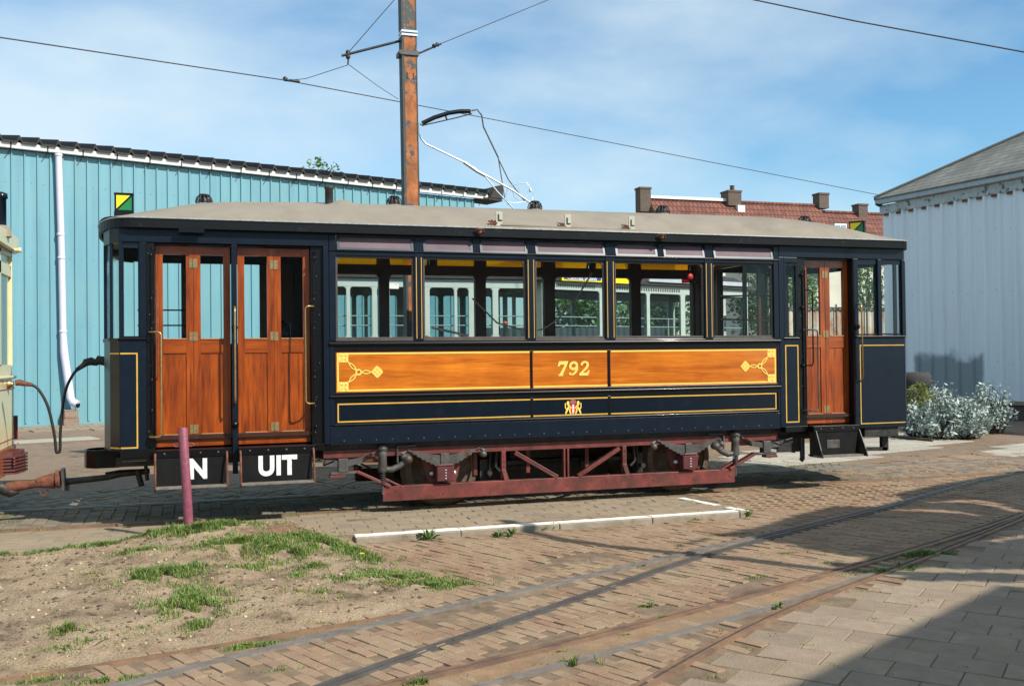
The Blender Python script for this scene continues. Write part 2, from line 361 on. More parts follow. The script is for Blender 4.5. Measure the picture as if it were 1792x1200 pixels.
def rail(L, label, m1, wide=.055, gr=.04, lip=.022, side=-1):
    t = thing('tram_rail', label, 'rail', (L[0][0], L[0][1], LOW), 'rails in the yard paving')
    a = MB(); ribbon(a, L, -wide/2, wide/2, -.04, .012); a.build('rail_head', m1, t)
    if gr:
        b = MB(); d0 = side*wide/2; d1 = side*(wide/2+gr); ribbon(b, L, min(d0, d1), max(d0, d1), -.05, .0035); b.build('groove', groove, t)
        c = MB(); d2 = side*(wide/2+gr+lip); ribbon(c, L, min(d1, d2), max(d1, d2), -.04, .009); c.build('check_rail', m1, t)
    return t
rail(rA, 'long silvery rail curving past the front edge of the sand mound', steel, .034, .018, .012)
rail(rA2, 'thin rusty outer rail along the sand edge that joins the silvery rail', railrust, .03, 0)
rail(rB, 'dark blue grey grooved rail, second from the sand mound', mat('dark rail steel', (.13,.125,.12), .42, metal=.4, var=.3, scale=5, bump=.1), .036, .022, .016)
rail(rC, 'wide rusty orange rail running through the middle of the brick paving', railrust, .05, .032, .03, 1)
rail(rC2, 'grey strip rail close beside the wide rusty rail', steel, .035, .0)
rail(rD, 'brown and silver rail bordering the grey slab pavement', railrust, .038, .03, .024, 1)
rf_ = MB(); L_ = [q for q in rC if .2 < q[0] < 5.2]; n_ = len(L_); c2 = lambda p: min(rC2, key=lambda q: (q[0]-p[0])**2+(q[1]-p[1])**2)
vs = [(p[0], p[1], zg(*p)+.0015) for p in L_]+[(c2(p)[0], c2(p)[1], zg(*p)+.0015) for p in L_]; rf_.add(vs, [(i, i+1, n_+i+1, n_+i) for i in range(n_-1)]); tag(rf_.build('rusty_sand_strip', mat('rust stained sand', (.27,.165,.09), .95, var=.25, scale=7, bump=.3, dirt=(.22,.16,.10), dscale=3, dpos=(.45,.65))), kind='structure')
YR0, YR1 = .36, 1.795
for yy, lb in ((YR0, 'nearer rail under the navy and orange tram'), (YR1, 'farther rail under the navy and orange tram')):
    L = [(x, yy) for x in range(-16, 34, 2)]
    rail(L, lb, railrust if yy < 1 else steel, .05, .04, .03, 1 if yy < 1 else -1)

def pmat(name, col, isl, dirt, dpos, **k): return mat(name, col, .9, var=.16, scale=9, bump=.35, bscale=70, isl=isl, dirt=dirt, dscale=2.2, dpos=dpos, **k)
brickM = pmat('brown clinker pavers', (.27,.165,.10), .14, (.32,.225,.14), (.41,.60))
slabM = pmat('grey concrete slabs', (.285,.215,.15), .13, (.26,.185,.12), (.45,.75))
platM = pmat('tan platform pavers', (.27,.21,.145), .16, (.30,.225,.145), (.42,.62))
settM = pmat('grey setts', (.20,.165,.12), .25, (.20,.155,.10), (.5,.75))
whiteslab = pmat('pale slabs', (.39,.35,.28), .12, (.42,.36,.27), (.55,.85))
def pave(name, poly, ang, Lb, Wb, gap, m, zf=zg, h=0.0, jit=.003, stagger=.5, skip=None, miss=.0, rough_rot=.012, clip=.055, special=None, holes=0):
    ca, sa = math.cos(ang), math.sin(ang); xs = [p[0] for p in poly]; ys = [p[1] for p in poly]
    us = [p[0]*ca+p[1]*sa for p in poly]; ws = [-p[0]*sa+p[1]*ca for p in poly]
    mb = MB(); sp = MB(); r = int(min(ws)/Wb)-1; rnd = random.Random(3)
    while r*Wb < max(ws):
        o = rnd.uniform(-.02, .02)*Lb + (stagger*Lb if r % 2 else 0); k = int(min(us)/Lb)-2
        while k*Lb < max(us)+Lb:
            u = k*Lb+o; w = r*Wb; cx, cy = u*ca-w*sa, u*sa+w*ca; k += 1
            if not inpoly(cx, cy, poly): continue
            if rnd.random() < miss: continue
            if holes and cy < -2.4 and cx < 4.5 and noise.noise(Vector((cx*1.7, cy*1.7, 4))) > .30-.06*max(0, 2.2-cx): continue
            if clip and abs(cy) < 9 and raildist(cx, cy) < clip+.3*Wb: continue
            if skip and skip(cx, cy): continue
            z = zf(cx, cy)+h+rnd.uniform(-jit, jit)+jit*2.2*noise.noise(Vector((cx*1.1, cy*1.1, 2)))+jit*1.2*noise.noise(Vector((cx*4, cy*4, 6))); a2 = ang+rnd.uniform(-rough_rot, rough_rot); c2, s2 = math.cos(a2), math.sin(a2)
            hl, hw = (Lb-gap)/2*rnd.uniform(.993, 1.0), (Wb-gap)/2; b = min(.004, Wb*.04)
            tl, tw = rnd.uniform(-.0015, .0015), rnd.uniform(-.0015, .0015)
            vs = []
            for (e, zz) in ((0, -.03), (0, -b*.7), (b, 0)):
                for i, j in ((-1,-1),(1,-1),(1,1),(-1,1)):
                    uu, vv = i*(hl-e), j*(hw-e); vs.append((cx+uu*c2-vv*s2, cy+uu*s2+vv*c2, z+zz+tl*i+tw*j))
            (sp if special and (special[0](cx, cy) if callable(special[0]) else rnd.random() < special[0]) else mb).add(vs, [(8,9,10,11)]+[(q*4+i, q*4+(i+1)%4, q*4+4+(i+1)%4, q*4+4+i) for q in (0,1) for i in range(4)])
        r += 1
    o = mb.build(name, m); tag(o, kind='structure')
    if special and sp.v: tag(sp.build(name, special[1]), kind='structure')
    return o
# ground sheet: dense near the camera, reaching the horizon
def groundsheet():
    m, N, L, B = nodes('sandy joints and worn brick ground'); B.inputs['Roughness'].default_value = .95
    t = N.new('ShaderNodeTexCoord')
    mp = N.new('ShaderNodeMapping'); mp.inputs['Rotation'].default_value = (0, 0, R(63)); L.new(t.outputs['Object'], mp.inputs[0])
    k = N.new('ShaderNodeTexBrick'); k.inputs['Scale'].default_value = 1; k.inputs['Brick Width'].default_value = .21; k.inputs['Row Height'].default_value = .105; k.inputs['Mortar Size'].default_value = .006
    k.inputs['Color1'].default_value = (.28,.185,.125,1); k.inputs['Color2'].default_value = (.22,.145,.10,1); k.inputs['Mortar'].default_value = (.19,.14,.095,1); L.new(mp.outputs[0], k.inputs['Vector'])
    n = N.new('ShaderNodeTexNoise'); n.inputs['Scale'].default_value = 5; n.inputs['Detail'].default_value = 9; n.inputs['Roughness'].default_value = .7; L.new(t.outputs['Object'], n.inputs['Vector'])
    r = N.new('ShaderNodeValToRGB'); e = r.color_ramp.elements; e[0].position = .3; e[1].position = .72; e[0].color = (.11,.07,.042,1); e[1].color = (.28,.20,.125,1); L.new(n.outputs['Fac'], r.inputs[0])
    n3 = N.new('ShaderNodeTexNoise'); n3.inputs['Scale'].default_value = .35; n3.inputs['Detail'].default_value = 7; L.new(t.outputs['Object'], n3.inputs['Vector'])
    q = N.new('ShaderNodeValToRGB'); q.color_ramp.elements[0].position = .40; q.color_ramp.elements[1].position = .60; L.new(n3.outputs['Fac'], q.inputs[0])
    s = N.new('ShaderNodeSeparateXYZ'); L.new(t.outputs['Object'], s.inputs[0])
    g = N.new('ShaderNodeMath'); g.operation = 'GREATER_THAN'; g.inputs[1].default_value = 2.2; L.new(s.outputs[1], g.inputs[0])
    ml = N.new('ShaderNodeMath'); ml.operation = 'MULTIPLY'; L.new(g.outputs[0], ml.inputs[0]); L.new(q.outputs[0], ml.inputs[1])
    x = N.new('ShaderNodeMix'); x.data_type = 'RGBA'; L.new(ml.outputs[0], x.inputs['Factor']); L.new(r.outputs[0], x.inputs['A']); L.new(k.outputs['Color'], x.inputs['B']); L.new(x.outputs['Result'], B.inputs['Base Color'])
    b = N.new('ShaderNodeBump'); b.inputs['Strength'].default_value = .5; b.inputs['Distance'].default_value = .02; L.new(n.outputs['Fac'], b.inputs['Height']); L.new(b.outputs[0], B.inputs['Normal'])
    xs = [-400,-120,-40,-16]+[-12+i*.5 for i in range(73)]+[28,36,60,150,400]; ys = [-400,-100,-30,-14,-11]+[-9+i*.125 for i in range(89)]+[3,5,9,15,25,45,90,180,450]
    vs = []
    for y in ys:
        for x_ in xs: vs.append((x_, y, zg(x_, y)-.006+(.003*noise.noise(Vector((x_*2, y*2, 0))) if abs(y) < 9 else 0)))
    nx = len(xs); fs = [(j*nx+i, j*nx+i+1, (j+1)*nx+i+1, (j+1)*nx+i) for j in range(len(ys)-1) for i in range(nx-1)]
    mb = MB(); mb.add(vs, fs, True); o = mb.build('ground', m); tag(o, kind='structure')
groundsheet()
KY = -1.17                                   # kerb line
slab_edge = offs(rD, -.13)
se = [p for p in slab_edge if p[0] > .3 and p[0] < 8.0] + [q for q in offs(rC, -.3) if q[0] > 8.1 and q[0] < 13]
slabpoly = se+[(13, -8), (7, -12), (0.5, -9)]
def mound_h(x, y):
    # sand heap left of the yard: low, highest by the plum post
    e = 1.55+.35*smooth((-y-1.0)/2.2)-.35*smooth((-y-3.5)/.9)+.08*noise.noise(Vector((x*1.5, y*3, 1)))
    sx = smooth((e-x)/.7); lim = -4.72+.28*max(0, x+1); sy1 = smooth((-.80-y+.06*noise.noise(Vector((x*3, 2, 5))))/.35) ; sy2 = smooth((y-lim)/.9)
    m = sx*sy1*sy2
    h = .06+.19*math.exp(-((x-.35)/1.1)**2-((y+1.35)/.75)**2)+.05*math.exp(-((x+.2)/.8)**2-((y+2.7)/.6)**2)-.03*math.exp(-((x-.55)/.25)**2-((y+2.35)/.25)**2)
    h += .022*noise.noise(Vector((x*2.2, y*2.2, 0)))+.020*noise.noise(Vector((x*7, y*7, 3)))+.014*noise.noise(Vector((x*17, y*17, 3)))*(.4+max(0,noise.noise(Vector((x*3,y*3,8)))))+.006*noise.noise(Vector((x*36, y*36, 3)))
    return m, LOW-.02+m*(h+.02) if y < KY+.2 else m*h-.02*(1-m)
def onmound(x, y): return x < 2.0 and mound_h(x, y)[0] > .12 and mound_h(x, y)[1] > zg(x, y)+.01
lim_poly = [(-6,-8.2),(3,-8.2),(13.2,-8.2),(13.2,3.0),(9.0,1.9),(7.6,.25),(5.62,.25),(5.62,-1.30),(-5.2,-1.30),(-6,-4)]
pave('brick_paving', lim_poly, R(-66), .205, .080, .0055, brickM, skip=lambda x, y: (x > .3 and inpoly(x, y, slabpoly)) or (x < 1.95 and onmound(x, y)), miss=.012, jit=.0035, holes=1, special=(.0008, mat('red replacement bricks', (.40,.11,.08), .9, isl=.1)))
pave('slab_pavement', slabpoly, R(-50), .35, .27, .006, slabM, jit=.0025, miss=0, rough_rot=.006, clip=.0, special=(lambda x, y, q=G([(1345,1137)])[0]: math.hypot(x-q[0], y-q[1]) < .14, mat('reddish slabs', (.33,.17,.12), .9, isl=.1)))
pave('platform_paving', [(-7,-1.0),(5.45,-1.0),(5.2,.27),(-7,.27)], R(-2), .30, .15, .005, platM, zf=lambda x, y: 0, skip=lambda x, y: x < 2 and onmound(x, y), miss=.01, clip=0, jit=.002)
pave('track_setts', [(-9,.44),(12,.44),(12,1.72),(-9,1.72)], R(90), .205, .125, .014, settM, zf=lambda x, y: 0, clip=0, jit=.004, miss=.02)
pave('far_setts', [(-9,1.86),(9.2,1.86),(9.2,3.6),(-9,3.6)], R(60), .205, .125, .014, settM, zf=lambda x, y: 0, clip=0, jit=.004, miss=.03)
pave('pale_slab_path', [tuple(PZ(*q)[:2]) for q in ((1290,815),(1400,812),(1590,790),(1695,772),(1600,757),(1440,775),(1290,790))], R(14), .6, .4, .012, whiteslab, zf=lambda x, y: .004, clip=0, jit=.002)
pave('side_slab_path', [tuple(PZ(*q)[:2]) for q in ((1760,800),(1792,796),(1900,770),(1792,777),(1735,785))], R(14), .6, .4, .012, whiteslab, zf=lambda x, y: .004, clip=0, jit=.002)
pave('wall_side_pavement', [(-9,14.2),(1.5,16.4),(1.3,19.4),(-9,15.9)], R(19.4), .5, .5, .02, slabM, zf=lambda x, y: .02, clip=0, miss=.05)
pave('pale_slab_strip', [(-9,9.6),(-1.2,12.5),(-1.6,13.3),(-9,10.6)], R(19.4), 1.6, .8, .02, whiteslab, zf=lambda x, y: .01, clip=0, miss=.35, stagger=.3)
# kerb: painted concrete edge of the platform, each stone separate in the mesh
kb = thing('platform_kerb', 'low white painted kerb round the platform in front of the tram', 'kerb', (1.4, KY, 0))
km = MB(); x = 1.42
while x < 5.45:
    l = min(1.0, 5.5-x); km.box(x+.002, x+l-.002, KY-.075+random.uniform(-.004,.004), KY+.065, -.12, .008+random.uniform(-.003,.003)); x += l
km.build('kerb_stone', M['concrete'], kb, bevel=.014)
kp = MB(); rk = random.Random(8)
def painted(mb, P0, P1, w, z, top=.0125):
    P0, P1 = Vector(P0), Vector(P1); d = (P1-P0); n = max(2, int(d.length/.06)); d.normalize(); s_ = Vector((-d.y, d.x, 0)); vs = []
    for i in range(n+1):
        p = P0.lerp(P1, i/n); a = w/2-abs(rk.gauss(0,.006)); b = w/2-abs(rk.gauss(0,.006)); h = z+top+rk.gauss(0,.0012)
        vs += [tuple(p-s_*a+Vector((0,0,z-.012-abs(rk.gauss(0,.008))))), tuple(p-s_*a*.93+Vector((0,0,h))), tuple(p+s_*b*.95+Vector((0,0,h))), tuple(p+s_*b+Vector((0,0,z-.01)))]
    mb.add(vs, [(i*4+k, i*4+4+k, i*4+5+k, i*4+1+k) for i in range(n) for k in range(3)]+[(0,1,2,3),(n*4+3,n*4+2,n*4+1,n*4)])
x = 1.42
while x < 5.4:
    l = min(1.0, 5.5-x); painted(kp, (x+.004, KY-.004, 0), (x+l-.006, KY-.004, 0), .118, 0); x += l
kp.build('white_paint', M['kerbwhite'], kb)
k2 = MB(); painted(k2, (5.56,KY-.0,-.018), (5.36,-.05,-.012), .11, .0); k2.build('kerb_return', M['kerbwhite'], kb)
# sand mound
m_, N, L_, B = nodes('sand and topsoil'); B.inputs['Roughness'].default_value = .97
t = N.new('ShaderNodeTexCoord'); n = N.new('ShaderNodeTexNoise'); n.inputs['Scale'].default_value = 2.2; n.inputs['Detail'].default_value = 10; n.inputs['Roughness'].default_value = .7; L_.new(t.outputs['Object'], n.inputs['Vector'])
r = N.new('ShaderNodeValToRGB'); e = r.color_ramp.elements; e[0].position = .34; e[0].color = (.13,.088,.055,1); e[1].position = .60; e[1].color = (.39,.295,.195,1); q = e.new(.46); q.color = (.30,.218,.14,1); L_.new(n.outputs['Fac'], r.inputs[0])
n2 = N.new('ShaderNodeTexNoise'); n2.inputs['Scale'].default_value = 60; n2.inputs['Detail'].default_value = 4; L_.new(t.outputs['Object'], n2.inputs['Vector'])
r2 = N.new('ShaderNodeValToRGB'); r2.color_ramp.elements[0].position = .3; r2.color_ramp.elements[1].position = .7; r2.color_ramp.elements[0].color = (.7,.66,.62,1); r2.color_ramp.elements[1].color = (1.12,1.1,1.06,1); L_.new(n2.outputs['Fac'], r2.inputs[0])
x_ = N.new('ShaderNodeMix'); x_.data_type = 'RGBA'; x_.blend_type = 'MULTIPLY'; x_.inputs['Factor'].default_value = 1; L_.new(r.outputs[0], x_.inputs['A']); L_.new(r2.outputs[0], x_.inputs['B'])
# reddish root mat patch near the crest (its own colour)
gp = N.new('ShaderNodeVectorMath'); gp.operation = 'DISTANCE'; gp.inputs[1].default_value = (.75,-1.55,.1); L_.new(t.outputs['Object'], gp.inputs[0])
ad = N.new('ShaderNodeMath'); ad.operation = 'MULTIPLY_ADD'; ad.inputs[1].default_value = 1.3; L_.new(n.outputs['Fac'], ad.inputs[0]); L_.new(gp.outputs['Value'], ad.inputs[2])
rr = N.new('ShaderNodeValToRGB'); rr.color_ramp.elements[0].position = .85; rr.color_ramp.elements[0].color = (.75,.75,.75,1); rr.color_ramp.elements[1].position = 1.0; rr.color_ramp.elements[1].color = (0,0,0,1); L_.new(ad.outputs[0], rr.inputs[0])
y_ = N.new('ShaderNodeMix'); y_.data_type = 'RGBA'; y_.inputs['B'].default_value = (.20,.10,.06,1); L_.new(rr.outputs[0], y_.inputs['Factor']); L_.new(x_.outputs['Result'], y_.inputs['A']); L_.new(y_.outputs['Result'], B.inputs['Base Color'])
bb = N.new('ShaderNodeBump'); bb.inputs['Strength'].default_value = .8; bb.inputs['Distance'].default_value = .02; L_.new(n2.outputs['Fac'], bb.inputs['Height']); L_.new(bb.outputs[0], B.inputs['Normal'])
mb = MB(); xs = [-4.6+i*.024 for i in range(282)]; ys = [-4.9+i*.024 for i in range(175)]; vs = [(x, y, mound_h(x, y)[1]) for y in ys for x in xs]; nx = len(xs)
mb.add(vs, [(j*nx+i, j*nx+i+1, (j+1)*nx+i+1, (j+1)*nx+i) for j in range(len(ys)-1) for i in range(nx-1)], True)
tag(mb.build('sand_mound', m_), kind='structure')
def surf(x, y):
    a = zg(x, y)
    return max(a, mound_h(x, y)[1]) if x < 2 and y > -4.8 else a
# pebbles and crumbs
pb = MB(); pd = MB(); rnd = random.Random(5)
for i in range(5200):
    x, y = rnd.uniform(-4.5, 1.9), rnd.uniform(-4.7, -1.0)
    if not onmound(x, y): continue
    s = rnd.choice([.004,.005,.006,.007,.009,.012,.017]); z = surf(x, y)
    vs = []
    for k, (a, b, c) in enumerate([(1,0,0),(0,1,0),(-1,0,0),(0,-1,0),(0,0,.8),(0,0,-.5)]):
        vs.append((x+s*(a*rnd.uniform(.7,1.5)), y+s*b*rnd.uniform(.7,1.3), z+s*c))
    (pb if rnd.random() < .33 else pd).add(vs, [(0,1,4),(1,2,4),(2,3,4),(3,0,4),(1,0,5),(2,1,5),(3,2,5),(0,3,5)], True)
tag(pb.build('pebbles', mat('pale pebbles', (.40,.32,.20), .8, isl=.35)), 'pale pebbles scattered over the sand mound', 'pebbles', kind='stuff')
tag(pd.build('soil_crumbs', mat('dark soil crumbs', (.12,.08,.055), .95, isl=.4)), 'dark soil crumbs scattered over the sand mound', 'soil', kind='stuff')
# grass
gr1 = mat('fresh grass', (.125,.20,.036), .6, isl=.45, var=.35, scale=3); gr2 = mat('dry grass', (.27,.24,.09), .7, isl=.3)
def blades(mb, x, y, z, h, w, rnd, lean=.5):
    a = rnd.uniform(0, 6.283); l = rnd.uniform(.15, 1.1)*h; dx, dy = math.cos(a), math.sin(a); b = a+rnd.uniform(-.7,.7)+1.57; wx, wy = math.cos(b)*w, math.sin(b)*w
    p0 = (x-wx, y-wy, z-.005); p1 = (x+wx, y+wy, z-.005); m0 = (x-wx*.8+dx*l*.4, y-wy*.8+dy*l*.4, z+h*.6); m1 = (x+wx*.8+dx*l*.4, y+wy*.8+dy*l*.4, z+h*.6)
    mb.add([p0, p1, m1, m0, (x+dx*l, y+dy*l, z+h*rnd.uniform(.85, 1))], [(0,1,2,3), (3,2,4)])
gm, gd = MB(), MB(); rnd = random.Random(11)
def patch(px, py, rx, ry, n, h, z=.06, dry=.14, pw=.5):
    n = int(n*(1.9 if pw == .5 else 1.5)); rx *= 1.12; ry *= 1.2
    c = PZ(px, py, z)
    for i in range(n):
        a = rnd.uniform(0, 6.283); q = abs(rnd.gauss(0, .52)); x = c.x+math.cos(a)*rx*q*1.15; y = c.y+math.sin(a)*ry*q*1.15
        if noise.noise(Vector((x*8, y*8, 9))) < -.2+.22*q: continue
        blades(gd if rnd.random() < dry else gm, x, y, surf(x, y), h*rnd.choice((.3,.45,.6,.7,1.0))*rnd.uniform(.8,1.2)*(1.1-.5*min(1,q)), .0028, rnd)
for (px, py, rx, ry, n, h, z) in [(300,945,.14,.14,900,.085,.1),(380,935,.5,.16,2600,.05,.12),(480,955,.4,.25,1500,.045,.12),(240,975,.3,.12,500,.05,.05),(545,985,.2,.2,500,.04,.06),(600,1005,.25,.15,400,.035,.04),(350,940,.40,.13,1900,.065,.12),(420,950,.50,.20,2600,.055,.13),(520,945,.35,.12,1100,.05,.1),(575,950,.30,.22,1900,.075,.08),(625,958,.26,.25,1700,.065,.05),
    (450,972,.3,.16,500,.05,.12),(520,962,.1,.1,400,.08,.1),(290,1000,.32,.26,2300,.065,.08),(255,1008,.10,.14,700,.07,.08),(330,985,.2,.12,500,.05,.1),(335,1045,.25,.40,3200,.065,.06),(345,1080,.08,.12,300,.05,.04),
    (260,957,.42,.09,900,.05,.02),(180,965,.35,.07,500,.05,.02),(90,972,.4,.06,450,.045,.0),(10,973,.5,.07,600,.05,.0),
    (700,998,.42,.30,3800,.034,.02),(760,1018,.40,.14,2000,.03,-.02),(640,968,.15,.25,500,.05,.05),(120,1100,.10,.12,380,.06,.02),(150,1120,.25,.15,130,.03,.0),(110,1130,.3,.12,120,.03,.0),(520,1000,.12,.12,160,.03,.05),
    (435,1065,.06,.08,70,.03,.02),(560,1030,.12,.1,110,.03,.03),(590,1040,.2,.1,80,.025,.02)]:
    patch(px, py, rx, ry, n, h, z)
for (px, py, rx, ry, n, h) in [(430,1130,.24,.06,900,.02),(190,1190,.22,.06,400,.025),(1018,1160,.09,.05,420,.065),(1215,910,.09,.04,150,.04),(1300,901,.06,.04,220,.06),(1545,1000,.35,.06,900,.03),(1615,972,.28,.06,1600,.055),(1580,990,.1,.05,350,.04),
    (1160,1080,.12,.04,180,.02),(1540,1083,.05,.03,60,.03),(1000,995,.12,.03,90,.012),(1320,1010,.1,.05,60,.012),(1125,1060,.06,.02,80,.015),(890,935,.05,.02,40,.03),(1440,985,.15,.03,80,.02),(1280,935,.3,.03,300,.012),(1110,990,.3,.03,220,.012),
    (740,1195,.14,.04,260,.04),(70,1190,.2,.03,150,.02),(980,1140,.1,.03,60,.015),(1700,800,.2,.1,60,.03),(1600,803,.3,.1,80,.03),(1180,1010,.2,.02,60,.012),(1370,968,.2,.03,80,.015),(500,1170,.2,.03,60,.015),(1100,1110,.15,.03,60,.015)]:
    patch(px, py, rx, ry, n, h, LOW, pw=.7)
for i in range(420):                                 # moss and weeds in joints everywhere in the paving
    x, y = rnd.uniform(-1, 9), rnd.uniform(-6.2, 1.5)
    for k in range(rnd.randint(2, 9)): blades(gm, x+rnd.gauss(0,.02), y+rnd.gauss(0,.02), surf(x, y), rnd.uniform(.006,.018), .003, rnd)
for i in range(260):
    x, y = rnd.uniform(-4, 9), rnd.choice([.30, .33, 1.9, 2.3, .9, 1.4])+rnd.gauss(0,.05)
    for k in range(rnd.randint(3, 14)): blades(gm, x+rnd.gauss(0,.04), y+rnd.gauss(0,.03), 0, rnd.uniform(.01,.04), .003, rnd)
for (px, py, rx, ry, n, h) in [(430,975,.3,.2,500,.035),(470,985,.25,.2,400,.03),(160,1000,.3,.2,160,.03),(330,1020,.25,.2,300,.035),(700,1005,.3,.15,400,.025),(90,1140,.3,.15,120,.03),(250,1080,.5,.3,150,.025),(560,1060,.4,.2,120,.02),(520,1025,.3,.2,180,.025)]: patch(px, py, rx, ry, n, h, .06, dry=.85)
tag(gm.build('grass', gr1), 'short green grass on the sand mound and in the paving joints', 'grass', kind='stuff')
tag(gd.build('dry_grass', gr2), 'dry yellow grass blades among the green grass', 'dry grass', kind='stuff')
tg = MB()
for i in range(60):
    x, y = rnd.uniform(-1.6, 1.5), rnd.uniform(-4.3, -1.2)
    if not onmound(x, y): continue
    a = rnd.uniform(0, 3.14); l = rnd.uniform(.02, .09); z = surf(x, y)+.006; p = Vector((x, y, z)); d = Vector((math.cos(a), math.sin(a), rnd.uniform(-.1,.2))); tg.tube([p-d*l/2, p+Vector((rnd.gauss(0,.006), rnd.gauss(0,.006), .004)), p+d*l/2], [.002,.003,.0015], 4)
tag(tg.build('twigs', M['bark']), 'small dark twigs and roots lying on the sand mound', 'twigs', kind='stuff')
# broad leaved weeds at the kerb
wm = mat('weed leaves', (.11,.20,.04), .55, isl=.25)
def weed(px, py, s, label, z=LOW, n=26):
    c = PZ(px, py, z); mb = MB(); rn = random.Random(px)
    for i in range(n):
        a = rn.uniform(0, 6.283); l = s*rn.uniform(.6, 1.1); e_ = rn.uniform(.25, 1.2); d = Vector((math.cos(a)*math.cos(e_), math.sin(a)*math.cos(e_), math.sin(e_))); sd = Vector((-math.sin(a), math.cos(a), 0))*s*.13
        b = c+d*l*.1; m1 = c+d*l*.6+Vector((0,0,s*.06)); tp = c+d*l-Vector((0,0,s*.12))
        mb.add([b, m1-sd, tp, m1+sd], [(0,1,2,3)])
    tag(mb.build('weed', wm), label, 'weed', 'weeds along the kerb')
weed(750, 944, .13, 'tall spiky green weed at the kerb nearest the sand mound')
weed(872, 939, .09, 'low spreading weed under the kerb, second from the sand mound')
weed(895, 938, .10, 'low spreading weed just right of the second kerb weed')
weed(950, 927, .07, 'small weed at the kerb joint')
weed(970, 925, .09, 'leafy bright weed right of the kerb joint')
weed(1308, 903, .10, 'weed at the right hand end of the white kerb')
weed(1362, 1063, .06, 'pale rosette weed between the rusty rail and the slab edge rail', n=18)
weed(1140, 1061, .05, 'dark small weed alone on the brick paving', n=20)
c = PZ(634, 972, .06); fl = thing('dandelion', 'yellow dandelion flower on the right end of the grassy mound', 'flower', c)
s_ = MB(); s_.tube([c-Vector((0,0,.05)), c+Vector((.002,0,.012))], .0025, 6); s_.build('stem', wm, fl)
f_ = MB()
for i in range(40):
    a = i*2.4; rr_ = .022*math.sqrt((i+1)/40); d = Vector((math.cos(a), math.sin(a), 0)); sd = Vector((-d.y, d.x, 0))*.004; o_ = c+Vector((0,0,.014))
    f_.add([o_-sd*.5, o_+d*rr_+Vector((0,0,.006))-sd, o_+d*(rr_+.004)+Vector((0,0,.007)), o_+d*rr_+Vector((0,0,.006))+sd], [(0,1,2,3)])
f_.build('flower_head', M['yellow'], fl)
# ---------------------------------------------------------------- writing
def text(s, size, org, xd, ud, m, parent, name, bold=0.0, depth=.002, align='LEFT', sx=1.0, sp=1.0):
    c = bpy.data.curves.new('t', 'FONT'); c.body = s; c.size = size; c.offset = bold; c.extrude = depth; c.align_x = align; c.space_character = sp; c.resolution_u = 6
    o = bpy.data.objects.new('t', c); COL.objects.link(o); dg = bpy.context.evaluated_depsgraph_get(); dg.update()
    me = bpy.data.meshes.new_from_object(o.evaluated_get(dg)); bpy.data.objects.remove(o)
    xd = Vector(xd).normalized(); ud = Vector(ud).normalized(); nd = xd.cross(ud); org = Vector(org)
    for v in me.vertices: p = v.co.copy(); v.co = org+xd*(p.x*sx)+ud*p.y+nd*p.z
    me.materials.clear(); me.materials.append(m); q = bpy.data.objects.new(name, me); COL.objects.link(q)
    if parent: q.parent = parent; q.matrix_parent_inverse = Matrix.Translation(-wloc(parent))
    return q
def stroke(mb, pts, ws, O, y, h, d=.003, sh=.12):
    """flat ribbon with varying width in the xz plane"""
    P = [Vector((p[0], 0, p[1])) for p in pts]; A = []; Bq = []
    for i, p in enumerate(P):
        dd = (P[min(i+1, len(P)-1)]-P[max(i-1, 0)]).normalized(); nn = Vector((-dd.z, 0, dd.x)); w = ws[i] if isinstance(ws, (list, tuple)) else ws
        A.append(p+nn*w/2); Bq.append(p-nn*w/2)
    f = lambda p: (O[0]+(p.x+sh*p.z)*h, y, O[1]+p.z*h)
    vs = [f(p) for p in A]+[f(p) for p in Bq]; n = len(P); vs += [(v[0], y+d, v[2]) for v in vs]
    fs = [(i, i+1, n+i+1, n+i) for i in range(n-1)]+[(2*n+i, 3*n+i, 3*n+i+1, 2*n+i+1) for i in range(n-1)]+[(i, 2*n+i, 2*n+i+1, i+1) for i in range(n-1)]+[(n+i, n+i+1, 3*n+i+1, 3*n+i) for i in range(n-1)]
    mb.add(vs, fs)
def flat(mb, poly, O, y, h, d=.003, sh=.12): mb.prism([(O[0]+(p[0]+sh*p[1])*h, y, O[1]+p[1]*h) for p in poly], (0, d, 0))
def arc(cx, cz, rx, rz, a0, a1, n): return [(cx+rx*math.cos(R(a0+(a1-a0)*i/n)), cz+rz*math.sin(R(a0+(a1-a0)*i/n))) for i in range(n+1)]
def rectline(mb, x0, x1, z0, z1, y, w, d=.0016, sides='lrtb'):
    if 't' in sides: mb.box(x0, x1, y, y+d, z1-w, z1)
    if 'b' in sides: mb.box(x0, x1, y, y+d, z0, z0+w)
    zz0 = z0+w if 'b' in sides else z0; zz1 = z1-w if 't' in sides else z1
    if 'l' in sides: mb.box(x0, x0+w, y, y+d, zz0, zz1)
    if 'r' in sides: mb.box(x1-w, x1, y, y+d, zz0, zz1)
